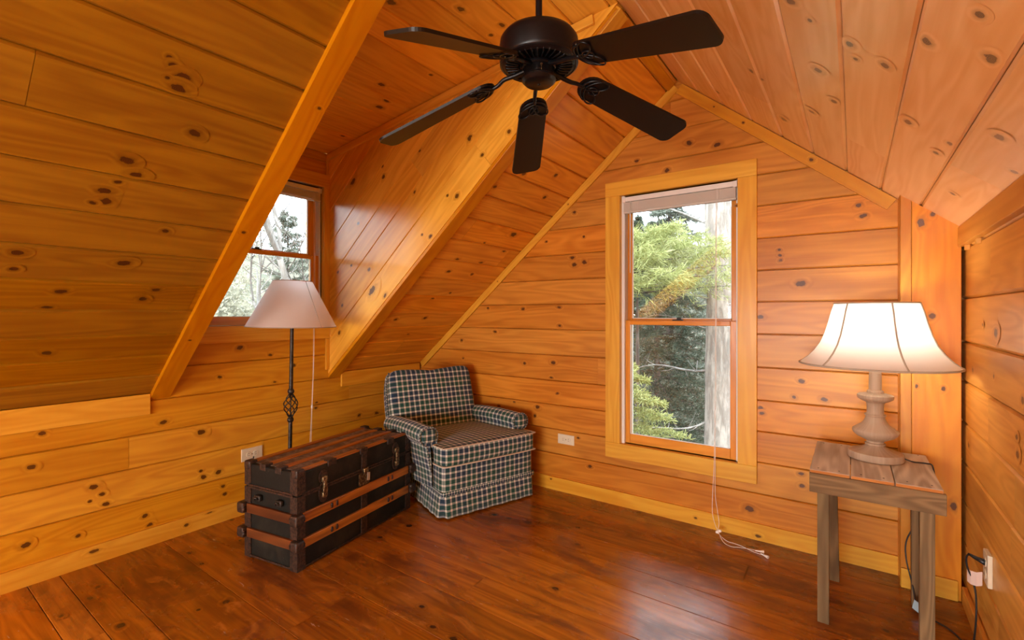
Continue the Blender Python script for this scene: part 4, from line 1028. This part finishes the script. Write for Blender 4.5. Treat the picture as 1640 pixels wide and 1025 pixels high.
# ---------------------------------------------------------------- table lamp
TL = Vector((.080, 2.610, TZ))
tl = empty('table_lamp', 'lit table lamp with bell shade and turned whitewashed base', 'lamp', TL)
prof = [(0,.0),(.096,.0),(.099,.004),(.099,.026),(.096,.031),(.080,.034),(.058,.042),(.040,.053),(.032,.060),(.037,.062),(.037,.068),(.031,.071),(.031,.078),(.045,.086),(.066,.096),(.079,.108),(.083,.118),(.082,.124),(.080,.127),(.070,.135),(.052,.148),(.041,.162),(.036,.176),(.034,.184),(.038,.186),(.0385,.192),(.034,.195),(.031,.200),(.030,.222),(.032,.240),(.036,.246),(.050,.252),(.063,.261),(.065,.266),(.065,.276),(.060,.280),(.040,.283),(.030,.286),(.030,.295),(.0235,.299),(.0225,.375),(.019,.378),(0,.378)]
mb = MB(); mb.cur = .4; mb.lathe(prof, 56); autosmooth(mb.build('base', M_lampw, tl), 35)
mb = MB(); mb.lathe([(.012,.378),(.013,.392),(.018,.396),(.018,.43),(.013,.435)], 20); autosmooth(mb.build('socket', M_brass, tl))
mb = MB(); mb.lathe([(.013,.435),(.020,.455),(.030,.49),(.032,.51),(.026,.53),(.012,.542),(0,.544)], 24)
mbulb, N, L, b = newmat('glowing_bulb'); setv(b, Base_Color=(1,.9,.7,1)); b.inputs['Emission Color'].default_value = (1,.90,.74,1); b.inputs['Emission Strength'].default_value = BULB
bo = mb.build('bulb', mbulb, tl, smooth=True)
M_shade2 = shade_mat('silk_shade', (.92,.90,.86), .55)
A = [(.283,.408),(.279,.411),(.252,.432),(.226,.462),(.203,.498),(.186,.540),(.172,.590),(.160,.640),(.150,.672),(.149,.676)]
mb = MB(); mb.lathe(A, 72); sh = mb.build('lamp_shade', M_shade2, tl, smooth=True)
M_rib = plain('shade_rib_braid', (.46,.40,.31), .9)
for k in range(6):
    a = math.radians(-56+35.57*0) + 2*math.pi*k/6; a = math.radians(-90+35.57-16) + 2*math.pi*k/6
    mb = MB(); mb.tube([((r+.0012)*math.cos(a), (r+.0012)*math.sin(a), z) for r, z in A], .0036, 5); mb.build('shade_rib', M_rib, sh, smooth=True)
for r, z, w in ((.283,.408,.0042), (.1495,.676,.0035)):
    mb = MB(); mb.tube([(r*math.cos(2*math.pi*k/60), r*math.sin(2*math.pi*k/60), z) for k in range(60)], w, 6, closed=True); mb.build('shade_hem', M_rib, sh, smooth=True)
mb = MB()
for s in (-1, 1): mb.tube(smooth_path([(s*.016,0,.385),(s*.045,0,.44),(s*.052,0,.52),(s*.035,0,.60),(0,0,.635)], 6), .0018, 6)
for k in range(3):
    a = 2*math.pi*k/3+.4; mb.tube([(0,0,.637),(.148*math.cos(a),.148*math.sin(a),.672)], .0016, 5)
mb.build('harp', M_brass, tl, smooth=True)
cord = [(.095,.010,.014),(.125,.008,.006),(.150,.020,.004),(.172,.020,.004),(.188,.0,.002),(.1905,-.03,-.05),(.180,.02,-.16),(.150,.08,-.26),(.112,.09,-.36),(.110,.08,-.44),(.128,.045,-.53),(.140,.0,-.600),(.17,-.03,-.612),(.23,-.08,-.613),(.262,-.15,-.613),(.276,-.20,-.60),(.283,-.225,-.50),(.284,-.225,-.40),(.276,-.222,-.34),(.262,-.222,-.300),(.258,-.226,-.262),(.265,-.235,-.243),(.282,-.245,-.246),(.292,-.2515,-.250)]
mb = MB(); mb.tube(smooth_path(cord, 6), .0030, 8); mb.build('power_cord', M_black, tl, smooth=True)
mb = MB(); mb.tube([(.262,-.232,-.243),(.275,-.240,-.247),(.290,-.250,-.250),(.3035,-.2585,-.253)], lambda t: .004+.0065*t, 10); mb.build('plug', M_black, tl, smooth=True)
mb = MB()
for k in range(4):
    pass
def strip(name, pts, w, h, mat):
    mb = MB(); n = len(pts)
    for i in range(n-1):
        a, b = Vector(pts[i]), Vector(pts[i+1]); mb.poly([a, b, b+Vector((0,0,h)), a+Vector((0,0,h))])
    o = mb.build(name, mat, tl); s = o.modifiers.new('thickness', 'SOLIDIFY'); s.thickness = .0006; return o
strip('cord_tag', [(.262,-.212,-.352),(.270,-.224,-.356),(.284,-.233,-.354),(.298,-.240,-.345)], 0, .050, plain('pink_paper_tag', (.72,.55,.48), .8))
mb = MB(); mb.poly([(.120,-.035,-.590),(.148,-.045,-.606),(.160,-.045,-.570),(.128,-.030,-.556)]); o = mb.build('warning_label', plain('blue_label', (.30,.45,.55), .6), tl); s = o.modifiers.new('thickness', 'SOLIDIFY'); s.thickness = .001
lp = bpy.data.lights.new('bulb_light', 'POINT'); lp.energy = LAMP; lp.color = (1, .91, .76); lp.shadow_soft_size = .035
lo = bpy.data.objects.new('bulb_light', lp); COL.objects.link(lo); lo.parent = tl; lo.location = (0,0,.50); bo.visible_shadow = True
lo.location = (0,0,.585)
# ---------------------------------------------------------------- outdoors
import numpy as np
GZ = -3.3
def tri_mesh(name, V, F, bid, mat, parent):
    me = bpy.data.meshes.new(name); me.vertices.add(len(V)); me.vertices.foreach_set('co', np.asarray(V, dtype=np.float32).ravel())
    k = F.shape[1]; me.loops.add(F.size); me.loops.foreach_set('vertex_index', F.astype(np.int32).ravel())
    me.polygons.add(len(F)); me.polygons.foreach_set('loop_start', np.arange(0, F.size, k, dtype=np.int32)); me.polygons.foreach_set('loop_total', np.full(len(F), k, dtype=np.int32))
    a = me.attributes.new('bid', 'FLOAT', 'POINT'); a.data.foreach_set('value', bid.astype(np.float32))
    me.materials.append(mat); me.update(calc_edges=True); me.validate()
    o = bpy.data.objects.new(name, me); COL.objects.link(o); o.parent = parent; o['kind'] = 'stuff'; return o
def quads_from(rng, C, Dr, ln, wd):
    """needle clumps: a thin blade at each centre C along Dr"""
    n = len(C); r = rng.normal(size=(n,3)); s = np.cross(Dr, r); s /= np.linalg.norm(s, axis=1, keepdims=True)+1e-9
    a = C; b = C + Dr*ln[:,None]; w = s*wd[:,None]
    V = np.stack([a-w*.5, a+w*.5, b+w*.35, b-w*.35], axis=1).reshape(-1,3)
    return V, np.arange(n*4).reshape(n,4)
def conifer(name, label, cat, loc, h, r, z0=0., nb=60, twigs=22, needles=16, nl=.055, nw=.008, mat=None, bark=None, tr=.08, seed=1, droop=.25, group=None, flat=.35, top=1., pw=.75):
    rng = np.random.default_rng(seed); rr = random.Random(seed)
    t = empty(name, label, cat, loc, 0, group)
    mb = MB(); mb.lathe([(tr*1.3,0),(tr,h*.15),(tr*.75,h*.6),(tr*.15,h)], 12)
    Cs, Ds = [], []
    for k in range(nb):
        f = (k+rr.random())/nb; z = z0 + (h*top-z0)*f; az = k*2.39996+rr.uniform(-.4,.4)
        R = r*(1-f)**pw*rr.uniform(.75,1.1) + .1
        d = Vector((math.cos(az), math.sin(az), 0)); pts = []
        for i in range(5):
            q = i/4; pts.append(d*R*q + Vector((0,0,z - droop*R*q*q + .1*R*q)))
        mb.tube(pts, lambda q, b=.004+tr*.12: b*(1-.8*q), 4, caps=False)
        side = Vector((-d.y, d.x, 0))
        for j in range(twigs):
            q = .15+.85*(j/twigs); i = min(3, int(q*4)); p = pts[i].lerp(pts[i+1], q*4-i)
            sg = 1 if j % 2 else -1; tl_ = R*.42*(1-q*.65)*rr.uniform(.6,1.1)
            td = (side*sg*.85 + d*.6 + Vector((0,0,rr.uniform(-flat,flat*.6)))).normalized()
            m_ = needles; s = rng.random(m_)
            C = np.array(p)[None,:] + np.array(td)[None,:]*(s*tl_)[:,None] + rng.normal(size=(m_,3))*.012
            Dn = np.array(td)[None,:]*.8 + rng.normal(size=(m_,3))*.55; Dn /= np.linalg.norm(Dn, axis=1, keepdims=True)
            Cs.append(C); Ds.append(Dn)
    mb.build('tree_trunk', bark or M_bark2, t, smooth=True)
    C = np.concatenate(Cs); Dn = np.concatenate(Ds); n = len(C)
    V, F = quads_from(rng, C, Dn, nl*rng.uniform(.6,1.3,n), nw*rng.uniform(.6,1.3,n))
    tri_mesh('needles', V, F, np.repeat(rng.random(n), 4), mat, t)
    return t
def bare_tree(name, label, loc, h, r0, lean, seed, depth=5, mat=None, leaves=0, lmat=None, group=None, spread=.6):
    rr = random.Random(seed); t = empty(name, label, 'tree', loc, 0, group); mb = MB(); tips = []
    def grow(p, d, L, r, k):
        pts = [p]; q = p.copy(); dd = d.copy()
        for i in range(4):
            dd = (dd + Vector((rr.gauss(0,.12), rr.gauss(0,.12), rr.gauss(0,.06)))).normalized(); q = q + dd*L/4; pts.append(q.copy())
        mb.tube(pts, lambda s: r*(1-.35*s), 6 if k > 2 else 4, caps=False)
        tips.extend(pts[2:])
        if k <= 0: return
        for _ in range(3 if k > 1 else 4):
            i = rr.choice((2,3,4)); nd = (dd + Vector((rr.gauss(0,spread), rr.gauss(0,spread), rr.gauss(.12,.35)))).normalized(); grow(pts[i], nd, L*rr.uniform(.55,.8), r*.55, k-1)
    grow(Vector((0,0,0)), Vector(lean).normalized(), h*.42, r0, depth)
    mb.build('branches', mat, t, smooth=True)
    if leaves:
        rng = np.random.default_rng(seed); T = np.array([tuple(q) for q in tips]); C = T[rng.integers(0, len(T), leaves)] + rng.normal(size=(leaves,3))*.22
        Dn = rng.normal(size=(leaves,3)); Dn /= np.linalg.norm(Dn, axis=1, keepdims=True)
        V, F = quads_from(rng, C, Dn, rng.uniform(.05,.10,leaves), rng.uniform(.03,.07,leaves)); tri_mesh('foliage', V, F, np.repeat(rng.random(leaves),4), lmat, t)
    return t
M_bark = bark_mat('pine_bark', (.34,.29,.25), (.19,.155,.13), 16.)
M_bark2 = bark_mat('dark_bark', (.12,.10,.085), (.05,.04,.035), 14.)
M_bark3 = bark_mat('grey_bark', (.28,.26,.24), (.15,.135,.12), 10.)
M_nl_y = leaf_mat('young_pine_needles', (.20,.22,.07), (.40,.42,.19))
M_nl_d = leaf_mat('hemlock_needles', (.035,.048,.032), (.12,.14,.10))
M_nl_m = leaf_mat('far_pine_needles', (.11,.125,.10), (.26,.275,.22))
M_lf = leaf_mat('pale_spring_leaves', (.26,.25,.18), (.42,.40,.31))
# ground with a rise behind
mb = MB(); n = 40
def gz(x, y):
    d = math.hypot(x+1, y-1); return GZ + max(0, d-16)**1.15*.16 + .25*math.sin(x*.3)*math.cos(y*.23)
mb.grid(lambda i, j: Vector((-50+100*i/n, -30+90*j/n, gz(-50+100*i/n, -30+90*j/n))), n, n, lambda i, j: (i*.1, j*.1))
g = mb.build('ground', plain('leaf_litter', (.10,.087,.06), .95, noise=.7, nscale=.8, col2=(.06,.065,.04)), smooth=True, kind='structure')
# big pine with scaly bark right outside the gable window
bp_ = empty('pine_tree', 'thick pale pine trunk right outside the tall gable window', 'tree', (-1.50, 7.0, GZ))
rr = random.Random(4); mb = MB(); pr = []
for k in range(60):
    z = k*.25; pr.append((.235-.006*k*.5+rr.uniform(-.008,.008), z))
mb.lathe(pr, 28); mb.v = [(x+.015*math.sin(z*1.7)+.02*math.sin(z*.6), y+.01*math.cos(z*2.1), z) for x, y, z in mb.v]; mb.build('tree_trunk', M_bark, bp_, smooth=True)
mb = MB(); 
for (z, az, L, r, dz) in ((2.45+3.3,2.9,1.9,.020,.35),(2.9+3.3,3.0,1.6,.022,.42),(1.9+3.3,3.25,1.5,.016,-.1),(.55+3.3,2.75,1.3,.022,-.15),(-.15+3.3,3.3,1.0,.018,-.35),(-.55+3.3,3.0,1.2,.014,-.25),(-.95+3.3,3.2,1.0,.022,-.45),(1.1+3.3,2.8,1.2,.013,.05),(3.4+3.3,.3,1.2,.02,.3),(1.5+3.3,3.5,1.4,.012,.1)):
    d = Vector((math.cos(az), math.sin(az)*.8-.3, dz)); pts = [Vector((0,0,z)) + d*L*q + Vector((0,0,.08*math.sin(q*5+z))) for q in [i/8 for i in range(9)]]
    mb.tube(pts, lambda s, r=r: r*(1-.75*s), 5)
    for j in range(7):
        b = pts[2+j % 6]; dd = Vector((rr.uniform(-.5,.2), rr.uniform(-.5,.5), rr.uniform(-.3,.4))); mb.tube([b, b+dd*.25, b+dd*.5+Vector((0,0,.03))], lambda s, r=r: r*.35*(1-.7*s), 4)
mb.build('dead_branches', M_bark3, bp_, smooth=True)
conifer('young_pine', 'bright yellow-green young pine in front of the thick trunk', 'tree', (-2.3, 6.05, GZ), 5.6, 1.45, 4.8, nb=44, twigs=26, needles=24, nl=.085, nw=.0075, mat=M_nl_y, tr=.04, seed=5, droop=.05, flat=.6, pw=.3)
conifer('hemlock_tree', 'dark hemlock filling the lower pane left of the thick trunk', 'tree', (-2.9, 8.6, GZ), 6.2, 2.3, .6, nb=120, twigs=28, needles=20, nl=.08, nw=.012, mat=M_nl_d, tr=.07, seed=9, droop=.3)
conifer('hemlock_sapling', 'small light green hemlock at the bottom of the gable window', 'tree', (-1.95, 4.70, GZ), 4.05, .90, 2.7, nb=34, twigs=24, needles=20, nl=.05, nw=.008, mat=M_nl_y, tr=.03, seed=14, droop=.25)
far = [(-4.1,13.2,10.5,1.7,'M_nl_m'),(-.4,15.2,10.5,1.9,'M_nl_m'),(-6.3,16.4,9.5,2.0,'M_nl_d'),(-3.0,18.8,9.5,2.0,'M_nl_m'),(1.8,11.4,9,1.8,'M_nl_d'),(-8.8,20.8,10.,2.2,'M_nl_m'),(-5.1,23.6,9.5,2.3,'M_nl_m')]
lab = ['tall feathery pale conifer left of the thick pine trunk', 'tall pale conifer straight behind the thick pine trunk', 'dark conifer beyond the feathery pale one', 'pale conifer seen between the nearer trees', 'dark conifer right of the thick pine trunk', 'furthest left conifer on the rise', 'furthest right conifer on the rise']
for k, (x, y, h, r, m) in enumerate(far):
    conifer('pine_tree', lab[k], 'tree', (x, y, gz(x, y)), h-1.8, r, 1., nb=90, twigs=20, needles=16, nl=.16, nw=.024, mat=globals()[m], tr=.12, seed=20+k, droop=.25, group='trees beyond the gable window')
# trees seen through the dormer window
bare_tree('leaning_tree', 'leaning bare grey trunk outside the dormer window', (-5.6, 3.55, GZ), 8.0, .10, (-.16,-.24,1.), 3, 5, M_bark3, spread=.38)
conifer('pine_tree', 'pointed pine with its tip against the sky in the dormer window', 'tree', (-13.4, 7.5, GZ-.1), 7.6, 1.4, 1.5, nb=60, twigs=16, needles=14, nl=.14, nw=.02, mat=M_nl_m, tr=.08, seed=41, droop=-.15)
pos = [(-10.0,4.1),(-9.9,8.6),(-14.6,3.2),(-17.8,6.9),(-18.0,12.4),(-23.5,7.8)]
lb2 = ['first pale leafing tree behind the leaning trunk', 'pale leafing tree right of the leaning trunk, before the pointed pine', 'pale leafing tree at the left edge of the dormer window', 'pale leafing tree beyond the pointed pine', 'distant pale tree right of the pointed pine', 'most distant pale tree, straight beyond the pointed pine']
for k, (x, y) in enumerate(pos):
    bare_tree('leafing_tree', lb2[k], (x, y, gz(x, y)), 6.2+.3*(k % 3), .07, (rnd(-.1,.1), rnd(-.1,.1), 1), 50+k, 5, M_bark3, 11000, M_lf, 'pale trees beyond the dormer window', .42)
# roof and walls outside are closed by the slabs above; daylight comes through the windows and these sky portals
